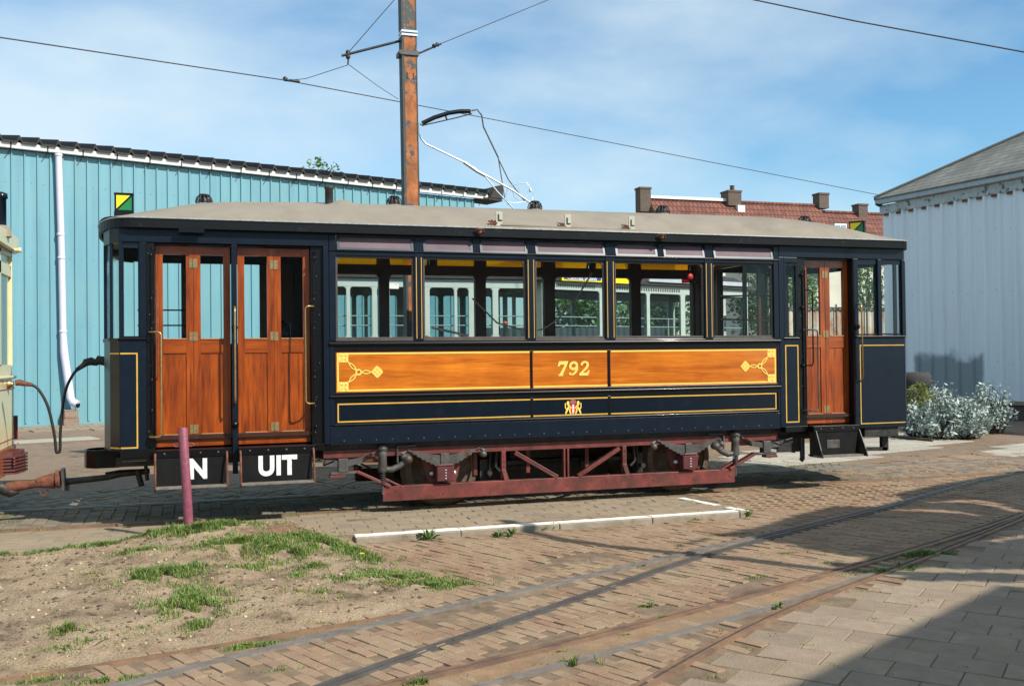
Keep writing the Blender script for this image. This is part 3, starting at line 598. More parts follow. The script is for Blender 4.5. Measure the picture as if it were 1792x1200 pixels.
# ---------------------------------------------------------------- the tram trailer
WD = 2.1
far = lambda p: Vector((p.x, WD-p.y, p.z))
T = thing('tram_trailer', 'old navy blue tram trailer with varnished orange wooden panels, folding doors and the number 792', 'tram', (4.0, 1.05, 0))
OPEN = [(1.43,2.265),(2.36,3.525),(3.63,4.472),(4.588,5.733),(5.84,6.66)]
CLER = [(1.44,2.26),(2.36,2.915),(2.99,3.54),(3.63,4.47),(4.595,5.125),(5.20,5.735),(5.85,6.655)]
def side(T_, near):
    f = MB(T_)
    for x0, x1 in ((1.362,1.43),(2.265,2.36),(3.525,3.63),(4.472,4.588),(5.733,5.84),(6.66,6.728)): f.box(x0, x1, -.006, .065, 1.83, 2.93)
    for x0, x1 in ((2.915,2.985),(5.13,5.195)): f.box(x0, x1, -.004, .06, 2.774, 2.93)
    f.box(1.36, 6.73, 0, .06, 2.722, 2.772)
    f.box(1.36, 6.73, -.004, .07, 2.93, 2.985)
    f.box(1.36, 6.73, 0, .055, .75, .938)            # skirt
    for x0, x1 in ((1.36,1.405),(6.70,6.73)): f.box(x0, x1, -.003, .05, .95, 1.79)
    # end platforms
    f.box(1.30, 1.357, -.006, .06, .76, 2.81); f.box(6.733, 6.80, -.004, .06, .76, 2.81)
    f.box(-.67, 1.357, -.004, .06, 2.812, 2.955); f.box(6.733, 8.54, -.004, .06, 2.812, 2.955)
    near and f.box(-.485, -.428, -.008, .05, 1.875, 2.81); near and f.box(-.675, -.645, -.003, .05, 1.875, 2.81)
    f.box(7.795, 7.862, -.006, .06, .74, 2.81); f.box(8.152, 8.21, -.005, .05, 1.86, 2.81); f.box(8.515, 8.545, -.003, .05, 1.86, 2.81)
    f.box(-.67, -.428, 0, .05, .77, 1.852); f.box(7.862, 8.54, 0, .05, .715, 1.835)
    f.box(6.80, 6.995, 0, .05, .77, 1.82); f.box(6.80, 6.825, -.002, .05, 1.845, 2.81); f.box(6.80, 6.995, 0, .05, 2.745, 2.81)
    f.box(.385, .437, -.012, .06, .50, 2.81)
    f.build('side_frame', M['navyframe'], T, bevel=.004)
    k = MB(T_)
    k.box(1.405, 6.70, -.002, .05, 1.713, 1.785); k.box(1.405, 6.70, -.002, .05, 1.19, 1.292); k.box(1.405, 1.425, -.0015, .05, 1.292, 1.713); k.box(6.69, 6.70, -.0015, .05, 1.292, 1.713)
    for x0, x1 in ((3.556,3.588),(4.484,4.520)): k.box(x0, x1, -.0012, .05, .97, 1.19); k.box(x0, x1, -.0012, .05, 1.292, 1.713)
    k.tube([T_and(p) for p in ()] or [(1.355,-.012,1.80),(6.732,-.012,1.80)], .019, 10); k.box(1.36, 6.73, -.002, .09, 1.79, 1.83)
    k.tube([(1.355,-.010,1.252),(6.732,-.010,1.252)], .014, 10); k.tube([(1.40,-.006,.957),(6.70,-.006,.957)], .011, 10)
    k.tube([(-.675,-.008,1.862),(-.425,-.008,1.862)], .014, 8); k.tube([(7.80,-.008,1.846),(8.545,-.008,1.846)], .014, 8); k.tube([(6.79,-.006,1.832),(7.0,-.006,1.832)], .012, 8)
    k.tube([(1.36,-.012,2.773),(6.74,-.012,2.773)], .007, 8)
    k.box(-.428, -.345, .01, .12, .70, 2.81); k.box(1.178, 1.30, .03, .12, .70, 2.81); k.box(7.0, 7.115, .02, .12, .70, 2.81); k.box(7.785, 7.795, .0, .12, .70, 2.81)
    k.box(-.67, 1.30, .0, .10, .70, .768); k.box(6.80, 7.795, .0, .10, .70, .768); k.box(-.345, 1.178, .06, .1, 2.795, 2.812); k.box(7.115, 7.785, .06, .1, 2.795, 2.812)
    k.build('moulding', M['black'], T, bevel=.002)
    b = MB(T_)
    for i in range(31): b.lathe((1.5+i*.17, 0, .79), (0,-1,0), [(.009,-.001),(.008,.004),(.0,.006)], 6)
    for z in (.95,1.25,1.6,2.1,2.5,2.7):
        for x in (-.39, 1.24, 7.06): b.lathe((x+random.uniform(-.02,.02), .01 if x<1 else .02, z), (0,-1,0), [(.008,-.001),(.007,.005),(0,.007)], 6)
    each(b, 'bolt_head', M['greyiron'], T)
    # panels
    for i, (x0, x1) in enumerate(((1.425,3.556),(3.588,4.484),(4.520,6.69))):
        w = MB(T_); w.box(x0, x1, .004, .04, 1.292, 1.713); wp = w.build('wooden_panel', M['woodpanel'], T)
        g = MB(T_); rectline(g, x0+.012, x1-(.012 if i == 2 else .002), 1.303, 1.704, .0025, .017, sides=('ltb', 'tb', 'rtb')[i])
        g.build('gilt_line', M['goldlight'], wp)
        n_ = MB(T_); n_.box(x0-(0 if i else .02), x1, .003, .04, .97, 1.188); lp = n_.build('lower_panel', M['navy'], T)
        g = MB(T_); rectline(g, x0+(.012 if i == 0 else 0), x1-(.012 if i == 2 else 0), .981, 1.178, .0014, .014, sides=('ltb', 'tb', 'rtb')[i]); g.build('gilt_line', M['gold'], lp)
        if near and i != 1:
            o = MB(); X = (lambda u: x0+.03+u) if i == 0 else (lambda u: x1-.03-u)
            for zc in (1.655, 1.352):
                a, c = X(.0), X(.098); o.box(min(a,c), max(a,c), -.0004, .003, zc-.05, zc+.048 if zc > 1.5 else zc+.05)
                for du in (.02,.078):
                    for dz in (-.03,.03): o.lathe((X(.0+du), -.0004, zc+dz), (0,-1,0), [(.014,0),(.012,.002),(.0,.0025)], 8)
            def loopy(p, q, w_):
                p, q = Vector(p), Vector(q); d = q-p; nn = Vector((-d.y, d.x)).normalized()
                for s in (1, -1):
                    pts = [p+d*t+nn*s*w_*math.sin(math.pi*t) for t in [j/8 for j in range(9)]]
                    stroke(o, [(v.x, v.y) for v in pts], .011, (0, 0), -.0012 if s > 0 else -.0007, 1, .002, 0)
            zc = 1.502; cc = (X(.205), zc)
            loopy((X(.10), 1.605), (X(.185), 1.52), .015); loopy((X(.10), 1.40), (X(.185), 1.485), .015); loopy((X(.235), zc), (X(.335), zc), .017)
            stroke(o, arc(cc[0], zc, .026, .026, 0, 360, 16), .016, (0,0), -.0017, 1, .002, 0)
            dx = X(.40); o.prism([(dx-.066,-.0008,zc),(dx-.052,-.0008,zc-.014),(dx-.013,-.0008,zc-.058),(dx,-.0008,zc-.064),(dx+.013,-.0008,zc-.058),(dx+.056,-.0008,zc-.013),(dx+.062,-.0008,zc),(dx+.056,-.0008,zc+.013),(dx+.013,-.0008,zc+.058),(dx,-.0008,zc+.064),(dx-.013,-.0008,zc+.058),(dx-.052,-.0008,zc+.014)], (0,.0025,0))
            o.build('gilt_ornament', M['goldlight'], wp)
            o2 = MB()
            for zz in (1.655, 1.352):
                for k_ in range(4):
                    a = k_*math.pi/2+.785; o2.lathe((X(.05)+.026*math.cos(a), -.003, zz+.026*math.sin(a)), (0,-1,0), [(.009,0),(.0,.0008)], 6)
            for k_ in range(4):
                a = k_*math.pi/2; o2.lathe((dx+.026*math.cos(a), -.003, zc+.026*math.sin(a)), (0,-1,0), [(.009,0),(.0,.0008)], 6)
            o2.build('ornament_dots', M['gold'], wp)  # small darker gold dots on the gilt ornaments
        if near and i == 1:
            H = .165; Z = 1.425; o = MB(); X0 = PY(974, 645).x
            flat(o, [(0,.66),(.06,1),(.72,1),(.72,.90),(.44,.10),(.47,0),(.12,0),(.14,.10),(.22,.15),(.50,.76),(.20,.76),(.10,.64)], (X0, Z), -.0012, H)
            O9 = (X0+.135, Z)
            stroke(o, arc(.33, .68, .24, .22, 0, 360, 24), .17, O9, -.0012, H)
            stroke(o, [(.59,.66),(.60,.45),(.52,.24),(.36,.10),(.14,.07)], [.15,.17,.16,.13,.05], O9, -.0018, H)
            stroke(o, arc(.13, .14, .045, .05, 0, 360, 10), .08, O9, -.0024, H)
            O2 = (X0+.268, Z)
            stroke(o, [(.10,.70),(.12,.82),(.24,.92),(.38,.93),(.52,.86),(.56,.70),(.48,.52),(.30,.34),(.12,.16)], [.14,.17,.15,.12,.16,.19,.18,.14,.12], O2, -.0012, H)
            flat(o, [(.0,0),(.66,0),(.74,.36),(.62,.36),(.55,.20),(.02,.20)], O2, -.0018, H)
            o.build('number', M['goldlight'], wp)
            cx, cz = PY(1003, 714).x, PY(1003, 713).z; s = .0055; q = MB(); yy = -.0016
            def P_(pts, y=yy): return [(cx+a*s, y, cz+b*s) for a, b in pts]
            arms = MB(); arms.prism(P_([(-8,7),(8,7),(8,-4),(5,-10),(0,-13),(-5,-10),(-8,-4)], -.001), (0,.003,0)); arms.build('coat_of_arms', M['red'], lp)
            w2 = MB(); w2.prism(P_([(-2,6.5),(2,6.5),(2,-11),(-2,-11)], -.0018), (0,.0006,0)); w2.build('shield_stripe', M['white'], lp)
            l_ = MB()
            for sg in (-1, 1):
                L2 = lambda pts, y: l_.prism(P_([(sg*a, b) for a, b in (pts if sg > 0 else pts[::-1])], y), (0,.0012,0))
                L2([(9,13),(12,14),(14,11),(14,7),(11,3),(9,6),(8,9)], -.0020); L2([(14,8),(10,2),(4,-2),(3,0),(8,5),(10,9)], -.0026)
                L2([(11,3),(15,-3),(18,-12),(15,-12),(11,-5),(8,-1)], -.0022); L2([(9,-2),(9,-8),(6,-13),(4,-12),(6,-7),(6,-1)], -.0028)
                L2([(15,-5),(18,0),(18,9),(16,10),(16,1),(13,-4)], -.0032)
            l_.box(cx-18*s, cx+18*s, -.0012, .002, cz-15*s, cz-13.3*s); l_.build('lion_supporters', M['goldlight'], lp)
            c_ = MB(); c_.prism(P_([(-6,8),(6,8),(7,13),(4,16),(0,18),(-4,16),(-7,13)], -.0022), (0,.002,0)); c_.build('crown', mat('dull rose', (.32,.10,.10), .5), lp)
            for k_, zz in enumerate((4, -2, -8)):
                x2 = MB(); x2.bar((cx-1.5*s,-.0021-k_*.0001,cz+(zz-1.5)*s),(cx+1.5*s,-.0021-k_*.0001,cz+(zz+1.5)*s), .0004, .004, (0,1,0)); x2.bar((cx-1.5*s,-.0026,cz+(zz+1.5)*s),(cx+1.5*s,-.0026,cz+(zz-1.5)*s), .0004, .004, (0,1,0)); x2.build('saltire', M['red'], lp)
    g = MB(T_)
    for xa, xb in ((2.265,2.36),(3.525,3.63),(4.472,4.588),(5.733,5.84)):
        for x in (xa+.016, xb-.024): g.box(x, x+.0075, -.0075, -.005, 1.85, 2.715)
    rectline(g, -.665, -.505, .79, 1.725, -.0014, .014, sides='rtb'); rectline(g, 7.872, 8.535, .765, 1.745, -.0014, .012, sides='ltb'); rectline(g, 6.808, 6.992, .815, 1.75, -.0014, .014)
    each(g, 'gilt_line', M['gold'], T)
    # windows
    for x0, x1 in OPEN:
        w = MB(T_); w.box(x0, x1, .02, .055, 1.83, 1.868); w.box(x0, x0+.022, .022, .053, 1.868, 2.722); w.box(x1-.022, x1, .022, .053, 1.868, 2.722); w.box(x0+.022, x1-.022, .024, .053, 2.70, 2.722)
        for sx, cx in ((1, x0+.022), (-1, x1-.022)):
            r = .05; pts = [(cx, .0255, 2.70)]+[(cx+sx*(r-r*math.cos(R(a))), .0255, 2.70-r+r*math.sin(R(a))) for a in range(0, 91, 15)]
            w.prism(pts, (0,.025,0))
        wf = w.build('window_frame', mat('worn window frame', (.075,.058,.05), .5, var=.3, stretch=(1,1,1), scale=12) if 'wf' not in M else M['wf'], T, bevel=.002); M['wf'] = wf.data.materials[0]
        q = MB(T_); q.box(x0+.02, x1-.02, .036, .039, 1.866, 2.702); q.build('pane', M['glass'], wf)
    for x0, x1 in CLER:
        w = MB(T_); w.prism([(x0,.0,2.805),(x1,.0,2.805),(x1,.03,2.93),(x0,.03,2.93)], (0,.02,0)) if 0 else None
        # sloping hopper frame
        def hop(a, b, c, d, t=.012): w.prism([(a,-.012,c),(b,-.012,c),(b,.022,d),(a,.022,d)], (0,t,0))
        zz = lambda z: -.020+(z-2.78)/.15*.040
        for (a, b, c, d) in ((x0+.004,x1-.004,2.781,2.802),(x0+.004,x1-.004,2.913,2.928),(x0+.004,x0+.03,2.8025,2.9125),(x1-.03,x1-.004,2.8025,2.9125)):
            w.prism([(a,zz(c),c),(b,zz(c),c),(b,zz(d),d),(a,zz(d),d)], (0,.016,0))
        hf = w.build('clerestory_window', M.setdefault('clf', mat('sky brightened frame', (.022,.034,.055), .3, var=.25, coat=.3)), T)  # paler than the navy frames, the sky they catch is painted in
        p = MB(T_); a, b, c, d = x0+.028, x1-.028, 2.80, 2.915
        p.prism([(a,zz(c)+.006,c),(b,zz(c)+.006,c),(b,zz(d)+.006,d),(a,zz(d)+.006,d)], (0,.004,0)); p.build('pane', M['mauve'] if near else M['amber'], hf)
    for x0, x1, z0, z1 in ((-.645,-.485,1.87,2.79),)[:near]+((7.862,8.152,1.865,2.78),(8.21,8.515,1.868,2.78),(6.825,6.995,1.845,2.745)):
        w = MB(T_); w.box(x0, x1, .015, .045, z0, z0+.018); w.box(x0, x1, .015, .045, z1-.03, z1+.03); w.box(x0, x0+.014, .016, .044, z0+.018, z1-.03); w.box(x1-.014, x1, .016, .044, z0+.018, z1-.03)
        wf = w.build('window_frame', M['navyframe'], T); q = MB(T_); q.box(x0+.012, x1-.012, .03, .033, z0+.016, z1-.028); q.build('pane', M['glass'], wf)
def T_and(p): return p
side(None, True); side(far, False)
# doors
def door(x0, x1, T_=None, shade=0):
    d = MB(T_); xm = (x0+x1)/2; z0, z1 = .785, 2.79; y0, y1 = .10, .138
    st = .068; zr = [(z0,z0+.115),(1.715,1.86),(2.705,z1)]
    d.box(xm-.0015, xm+.0015, y0+.004, y1, z0, z1)
    for a, b in ((x0, xm-.0015), (xm+.0015, x1)):
        d.box(a, a+st, y0, y1, z0, z1); d.box(b-st, b, y0, y1, z0, z1)
    o = d.build('folding_door', M['wooddoor'], T, bevel=.003)
    r = MB(T_); p = MB(T_); g = MB(T_); be = MB(T_)
    for a, b in ((x0, xm-.0015), (xm+.0015, x1)):
        for c, e in zr: r.box(a+st, b-st, y0+.001, y1, c, e)
        p.box(a+st, b-st, y0+.012, y1-.005, z0+.115, 1.715); g.box(a+st, b-st, .118, .121, 1.86, 2.705)
        be.box(a+st, b-st, y0-.008, y0+.004, z0+.117, z0+.125); be.box(a+st, b-st, y0-.006, y0+.004, 1.856, 1.866)
    M.setdefault('bead', mat('pale wood bead', (.45,.22,.10), .4)); each(r, 'rail', M['woodrail'], o, .002); each(p, 'door_panel', M['wooddoor'], o); each(g, 'pane', M['glass'], o); each(be, 'bead', M['bead'], o)
    for z in (2.62, 1.885, .955):
        h = MB(T_); h.box(xm-.040, xm-.004, y0-.005, y0+.001, z-.045, z+.045); h.box(xm+.004, xm+.040, y0-.005, y0+.001, z-.045, z+.045); h.tube([(xm,y0-.005,z-.047),(xm,y0-.005,z+.047)], .006, 8); h.build('hinge', M['brasshinge'], o)
    return o
for a, b in ((-.34, .376), (.447, 1.172), (7.12, 7.782)): door(a, b)
# hinge side ironwork beside the doors
fi = MB()
for x in (1.205, -.375):
    for z in (2.68, 2.25, 1.95, 1.45, 1.15, .88): fi.tube([(x,-.005,z-.02),(x,-.028,z),(x,-.005,z+.02)], .009, 6); fi.lathe((x+.01,.02,z+.07),(0,-1,0),[(.016,-.002),(.014,.012),(0,.016)],8)
fi.tube([(1.20,-.01,1.0),(1.20,-.01,2.62)], .008, 6); fi.tube([(-.37,-.01,1.0),(-.37,-.01,2.68)], .008, 6); fi.tube([(7.09,-.01,.9),(7.09,-.01,2.66)], .011, 6)
fi.lathe((.41,-.015,1.97),(0,-1,0),[(.03,0),(.032,.02),(0,.03)],10); fi.lathe((.41,-.015,1.0),(0,-1,0),[(.035,0),(.038,.02),(0,.03)],10); fi.lathe((7.83,-.01,1.97),(0,-1,0),[(.03,0),(.032,.02),(0,.03)],10)
for z in (1.5, 2.2, 2.6): fi.lathe((7.06,.02,z),(0,-1,0),[(.022,0),(.02,.03),(0,.035)],8)
each(fi, 'door_fitting', M['black'], T)
def rail_(pts, name='handrail', m='brass', r=.0095): h = MB(); h.tube(pts, r, 8); return h.build(name, M[m], T)
def bend(x0, x1, za, zb, y0=-.0, y1=-.09, r=.03):
    s = 1 if x1 > x0 else -1
    return [(x0,y0,zb),(x0+s*.01,y1*.7,zb),(x1-s*r,y1,zb),(x1-s*r*.3,y1,zb-r*.3),(x1,y1,zb-r),(x1,y1,za+r),(x1-s*r*.3,y1,za+r*.3),(x1-s*r,y1,za),(x0+s*.01,y1*.7,za),(x0,y0,za)]
rail_(bend(-.40, -.285, .90, 1.925)); rail_(bend(1.20, 1.105, 1.19, 2.185))
rail_([(.412,-.015,2.18),(.412,-.075,2.17),(.412,-.085,2.12),(.412,-.085,1.28),(.412,-.075,1.22),(.412,-.015,1.21)])
rail_(bend(7.06, 7.205, .96, 1.93), m='greyiron'); rail_([(7.84,-.01,2.25),(7.845,-.07,2.24),(7.85,-.075,2.2),(7.86,-.075,1.35),(7.86,-.02,1.29)], m='brass')
rail_([(7.14,.06,2.42),(7.20,.02,2.42),(7.215,.02,2.38),(7.215,.02,1.54),(7.20,.02,1.5),(7.14,.06,1.5)], m='black'); rail_([(-.335,.05,2.35),(-.318,.02,2.33),(-.318,.02,1.5),(-.335,.05,1.45)], m='rust', r=.007)
# ends
EL = [(-.672,0),(-.765,.10),(-.838,.36),(-.872,.80),(-.872,1.30),(-.838,1.74),(-.765,2.0),(-.672,2.1)]
ER = [(8.545,0),(8.64,.10),(8.72,.36),(8.76,.80),(8.76,1.30),(8.72,1.74),(8.64,2.0),(8.545,2.1)][::-1]
for E_, nm in ((EL[::-1], 'left'), (ER[::-1], 'right')):
    sgn = -1 if E_[0][0] < 0 else 1
    path = E_ if sgn < 0 else E_
    th = .04 if sgn < 0 else -.04
    if sgn < 0: pass
    a = MB(); a.strip(path, .765 if sgn < 0 else .72, 1.85, th if sgn < 0 else .04); a.build('end_panel', M['navy'], T, bevel=.003)
    b = MB(); b.strip(path, 2.80, 2.955, th if sgn < 0 else .04); b.build('end_header', M['navyframe'], T)
    c = MB()
    for p in [e for e in E_[1:-1] if e[1] < 1.4]:
        if p == E_[1] or p == E_[-2]:
            if sgn < 0: pass
        c.box(p[0]-(.0 if sgn < 0 else .045), p[0]+(.03 if sgn < 0 else 0), p[1]-.012, p[1]+.012, 1.85, 2.80)
    each(c, 'end_post', M['navyframe'], T); s_ = MB(); s_.strip([(q[0]+sgn*.012, q[1]) for q in path], 1.842, 1.868, .05 if sgn < 0 else .05); s_.build('end_sill', M['navyframe'], T)
    g = MB(); g.strip([(q[0]-sgn*.02, q[1]) for q in path], 1.868, 2.80, .004); g.build('end_pane', M['glass'], T)
ge = MB(); P0, P1 = Vector((-.675,-.002,0)), Vector((-.767,.098,0))
for z in (.79, 1.712): ge.add([P0+Vector((0,0,z)), P1+Vector((0,0,z)), P1+Vector((0,0,z+.014)), P0+Vector((0,0,z+.014))], [(0,1,2,3)])
ge.build('gilt_line', M['gold'], T)
# roof
def crest(x):
    K = ((-.95,3.055),(-.5,3.205),(0,3.325),(.3,3.363),(.9,3.388),(1.6,3.402),(3,3.407),(7.0,3.425),(7.4,3.405),(7.8,3.36),(8.2,3.28),(8.6,3.15),(8.85,3.055))
    for (a, b), (c, d) in zip(K[:-1], K[1:]):
        if x <= c: return b+(d-b)*max(0, (x-a)/(c-a))
    return 3.055
def halfw(x):
    a = x+.93; b = 8.83-x; t = min(a, b)/.42
    return 1.125*(1-(1-min(1, max(0, t)))**2.6)**.5 if t < 1 else 1.125
xs = [-.93+.42*(i/12)**1.6 for i in range(13)]+[-.3+i*.1 for i in range(85)]+[8.41+.42*(1-(1-i/12)**1.6) for i in range(13)]
xs = sorted(set(round(x, 4) for x in xs)); vs = []; n = 33
for x in xs:
    for k in range(n):
        t = -1+2*k/(n-1); yy = math.sin(t*math.pi/2)*halfw(x); q = yy/1.125
        z = 3.045+(crest(x)-3.045)*max(0, 1-abs(q)**2.3)
        d = (x-1.58)**2+(yy+.55)**2; z += .055*math.exp(-d/.012)
        vs.append((x, 1.05+yy, z+.003*noise.noise(Vector((x*2, yy*3, 0)))))
fs = [(i*n+k, (i+1)*n+k, (i+1)*n+k+1, i*n+k+1) for i in range(len(xs)-1) for k in range(n-1)]
rf = MB(); rf.add(vs, fs, True); vs2 = [(v[0], v[1], v[2]-.03) for v in vs]; rf.add(vs2, [f[::-1] for f in fs], True); ROOF = rf.build('roof', M['canvas'], T)
out = [(x, 1.05-halfw(x)) for x in xs]+[(x, 1.05+halfw(x)) for x in xs[::-1]]; out.append(out[0])
fa = MB(); fa.strip(out, 2.945, 3.042, .03); fa.build('roof_fascia', M['fascia'], T, bevel=.004)
ed = MB(); ed.tube([(p[0], p[1]-.004 if p[1] < 1.05 else p[1]+.004, 3.043) for p in out[:-1]], .009, 6, closed=True); ed.build('roof_edge_bead', mat('weathered roof edge', (.28,.30,.30), .35, var=.4, scale=30), T)
so_ = MB(); so_.box(-.66, 8.53, -.02, .1, 2.958, 2.984); so_.box(-.66, 8.53, 2.0, 2.12, 2.958, 2.984); so_.build('soffit', M['black'], T)
def ventilator(px, py):
    p = PY(px, py, 1.05); p.z = crest(p.x)
    v = MB(); v.lathe(p-Vector((0,0,.02)), (0,0,1), [(.11,0),(.11,.03),(.075,.045),(.068,.05)], 20); o = v.build('roof_ventilator', M['canvas'], T)
    c = MB()
    for i in range(12):
        a = i*math.pi/6; c.tube([p+Vector((math.cos(a)*r_, math.sin(a)*r_, z)) for r_, z in ((.085,.03),(.088,.055),(.075,.095),(.045,.122),(.0,.13))], .0065, 5)
    c.lathe(p, (0,0,1), [(.062,.02),(.065,.06),(.055,.085),(.03,.105),(0,.11)], 16); c.lathe(p, (0,0,1), [(.0,.136),(.05,.13),(.062,.115),(.04,.12)], 16); c.build('ventilator_cowl', M['iron'], o)
for q in ((357,345),(690,353),(936,362),(1160,371),(1408,384)): ventilator(*q)
p = PY(576, 360, .5); ch = MB(); ch.lathe((p.x,.5,3.33), (0,0,1), [(.045,0),(.045,.16),(.052,.165),(.052,.185),(.035,.185),(.035,.1)], 18); ch.build('chimney_pipe', M['iron'], ROOF)
# line board brackets on the near roof slope
for i, (px, pa, pb_) in enumerate(((874,370,392),(994,375,398),(1106,378,401))):
    c = PY(px, pb_, -.02); z = c.z+.03; zt_ = PY(px, pa, -.02).z; b = MB(); b.box(c.x-.036, c.x+.036, -.02, -.005, z-.03, zt_); b.box(c.x-.036,c.x+.036,-.0195,.10,z-.045,z-.03)
    o = b.build('board_bracket', M.setdefault('brk', mat('pale bracket', (.46,.45,.36), .7)), T); text('L', .10, (c.x-.022,-.0215,z+.005), (1,0,0), (0,0,1), M['iron'], o, 'bracket_letter', .004)
    k = MB(); 
    for j in range(7):
        a = j*.9; k.tube([(c.x-.08,-.01,z-.02),(c.x-.08+.055*math.cos(a),-.03,z-.02+.035*math.sin(a))], .007, 5)
    k.build('bracket_clip', M['rust'], o)
xa, xb = PY(870,390,.13).x, PY(1112,400,.13).x
bd = MB(); bd.prism([(xa,-.035,z0_:=PY(870,392,-.03).z),(xb,-.035,z1_:=PY(1112,402,-.03).z),(xb,.10,z1_+.03),(xa,.10,z0_+.03)], (0,0,-.014)); bd.build('line_board_ledge', M['canvas'], T)
bd = MB(); bd.prism([(xa+.02,-.028,z0_-.014),(xb,-.028,z1_-.014),(xb,.05,z1_-.014),(xa+.02,.05,z0_-.014)], (0,0,-.013)); bd.build('ledge_board', M['brown'], T)
hk = MB()
for px in (839, 1157):
    c = PY(px, 406, -.09); hk.tube([(c.x-.05,-.085,3.0),(c.x-.03,-.12,3.03),(c.x,-.13,3.02),(c.x+.03,-.12,3.03),(c.x+.05,-.085,3.0)], .010, 6); hk.lathe((c.x,-.085,2.995),(0,-1,0),[(.03,0),(.025,.03),(0,.04)],8)
c = PY(1340, 386, .5); hk.tube([(c.x,.5,3.27),(c.x,.5,3.33),(c.x+.04,.5,3.34),(c.x+.03,.5,3.28)], .008, 6); hk.build('roof_hook', M['rust'], T)
ld = MB(); a = PY(313, 405, -.08); ld.box(a.x, a.x+.24, -.105, -.085, 2.905, 2.955); ld.box(-.245,-.14,-.0,.01,0,0) if 0 else None; ld.build('lamp_plate', M['black'], T)
# route sign boxes: yellow and green halves
def routebox(px, py, y, wx, label, turn=0):
    c = PY(px, py, y); w, h, d = wx, .215, .09; z0 = c.z-h/2
    R_ = Matrix.Rotation(turn, 3, 'Z'); TT = lambda p: R_ @ (p-Vector((c.x, y, 0)))+Vector((c.x, y, 0))
    b = MB(TT); b.box(c.x-w/2-.006, c.x+w/2+.006, y, y+d, z0+.03, z0+h); b.box(c.x-w/2-.01, c.x+w/2+.01, y-.01, y+d+.01, z0+h-.012, z0+h+.005); b.box(c.x-w/2-.01, c.x+w/2+.01, y-.012, y+d+.01, z0-.04, z0+.03); o = b.build('route_box', M['black'], T, bevel=.003)
    e = .012; x0, x1, a, b_ = c.x-w/2+e, c.x+w/2-e, z0+.045, z0+h-.02; g = .009
    f = MB(TT); f.prism([(x0,y-.004,a+g*1.3),(x0,y-.004,b_),(x1-g*1.6,y-.004,b_)][::-1], (0,.005,0)); f.build('yellow_face', M['yellow'], o)
    f = MB(TT); f.prism([(x0+g*1.6,y-.004,a),(x1,y-.004,a),(x1,y-.004,b_-g*1.3)], (0,.005,0)); f.build('green_face', M['green'], o)
routebox(217, 357, .42, .17, '', R(2)); routebox(1499, 401, 1.25, .19, '', R(-52))
# interior and underside
it = MB(); it.box(-.64, 8.5, .065, 2.035, .86, .90); it.build('floor', M['brown'], T)
bk = MB()
for x in (1.40, 6.70):
    for y0, y1 in ((.07,.72),(1.40,2.03)): bk.box(x-.018, x+.018, y0, y1, .9, 1.85)
    for y in (.07,.37,.70,1.38,1.72,1.99): bk.box(x-.02, x+.02, y, y+.045, 1.85, 2.78)
    bk.box(x-.02, x+.02, .07, 2.035, 2.78, 3.06)
bk.build('bulkhead', M['brown'], T); ls = MB()
for x0, x1 in OPEN:      # rounded inner linings on the far side windows
    pass
yF = WD-.085
ls.box(1.36,6.73,yF,yF+.02,2.722,2.825); ls.box(1.36,6.73,yF,yF+.02,2.925,3.0); ls.box(1.36,6.73,yF,yF+.02,1.70,1.80)
for i in range(6):
    a = OPEN[i-1][1] if i else 1.36; b = OPEN[i][0] if i < 5 else 6.73; ls.box(a-.02, b+.02, yF-.002, yF+.02, 1.80, 2.722); ls.box(a-.03, b+.03, yF-.002, yF+.02, 2.825, 2.925)
for x0, x1 in OPEN:
    for s, cx in ((1, x0+.02), (-1, x1-.02)):
        r = .10; ls.prism([(cx, yF+.001, 2.722)]+[(cx+s*(r-r*math.cos(R(a))), yF+.001, 2.722-r+r*math.sin(R(a))) for a in range(0, 91, 10)], (0,.017,0))
ls.build('inner_lining', M['brown'], T)
be = MB()
for y0, y1, yb in ((.12,.55,.10),(1.55,1.98,1.96)):
    be.box(1.5, 6.6, y0, y1, 1.28, 1.32); be.box(1.5, 6.6, min(yb,yb+.03), max(yb,yb+.03), 1.33, 1.75)
    for x in (1.6,2.9,4.2,5.4,6.5): be.box(x, x+.05, y0+.1, y1-.1, .90, 1.28)
be.build('bench', M['wooddoor'], T)
cl = MB(); cl.box(1.36, 6.73, .07, 2.03, 3.0, 3.035); cl.build('ceiling', mat('cream ceiling boards', (.5,.42,.28), .5), T)
st = MB(); c = PY(1030, 470, 1.9)
def cord(pts, r=.012): st.tube(pts, r, 6)
a = PY(1035,480,1.9); b = PY(1010,520,1.9); d = PY(975,560,1.9); e_ = PY(952,575,1.9); cord([(a.x,1.88,2.75),tuple(b),tuple(d),tuple(e_),(e_.x-.3,1.9,e_.z-.08)], .011)
a = PY(826,525,1.9); b = PY(870,565,1.9); d = PY(925,580,1.9); cord([(a.x,1.88,a.z+.02),tuple(b),tuple(d),(e_.x-.1,1.9,e_.z-.06)], .011); st.build('signal_cord', mat('cord', (.62,.52,.42), .8), T)
lv = MB(); a = PY(1262,525,1.0); lv.tube([(a.x,1.0,2.40),(a.x+.9,1.0,2.42)], .012, 6); lv.tube([(a.x,1.0,2.10),(a.x+.9,1.0,2.08)], .012, 6); lv.tube([(a.x+.8,1.0,2.45),(a.x+.8,1.0,2.05)], .012, 6); lv.build('pull_gate', M['brass'], T)
bars = MB()
for z in (2.06, 2.24): bars.tube([(-.60,2.0,z),(.10,2.0,z)], .010, 6)
for y_ in (0.9,): bars.lathe((1.0,1.3,.9),(0,0,1),[(.05,0),(.05,.9),(.09,.95),(.09,1.15),(0,1.2)],14)
bars.tube([(.95,1.6,1.9),(.95,1.6,2.45),(1.0,1.6,2.5)], .012, 6); bars.build('platform_bars', M['black'], T)
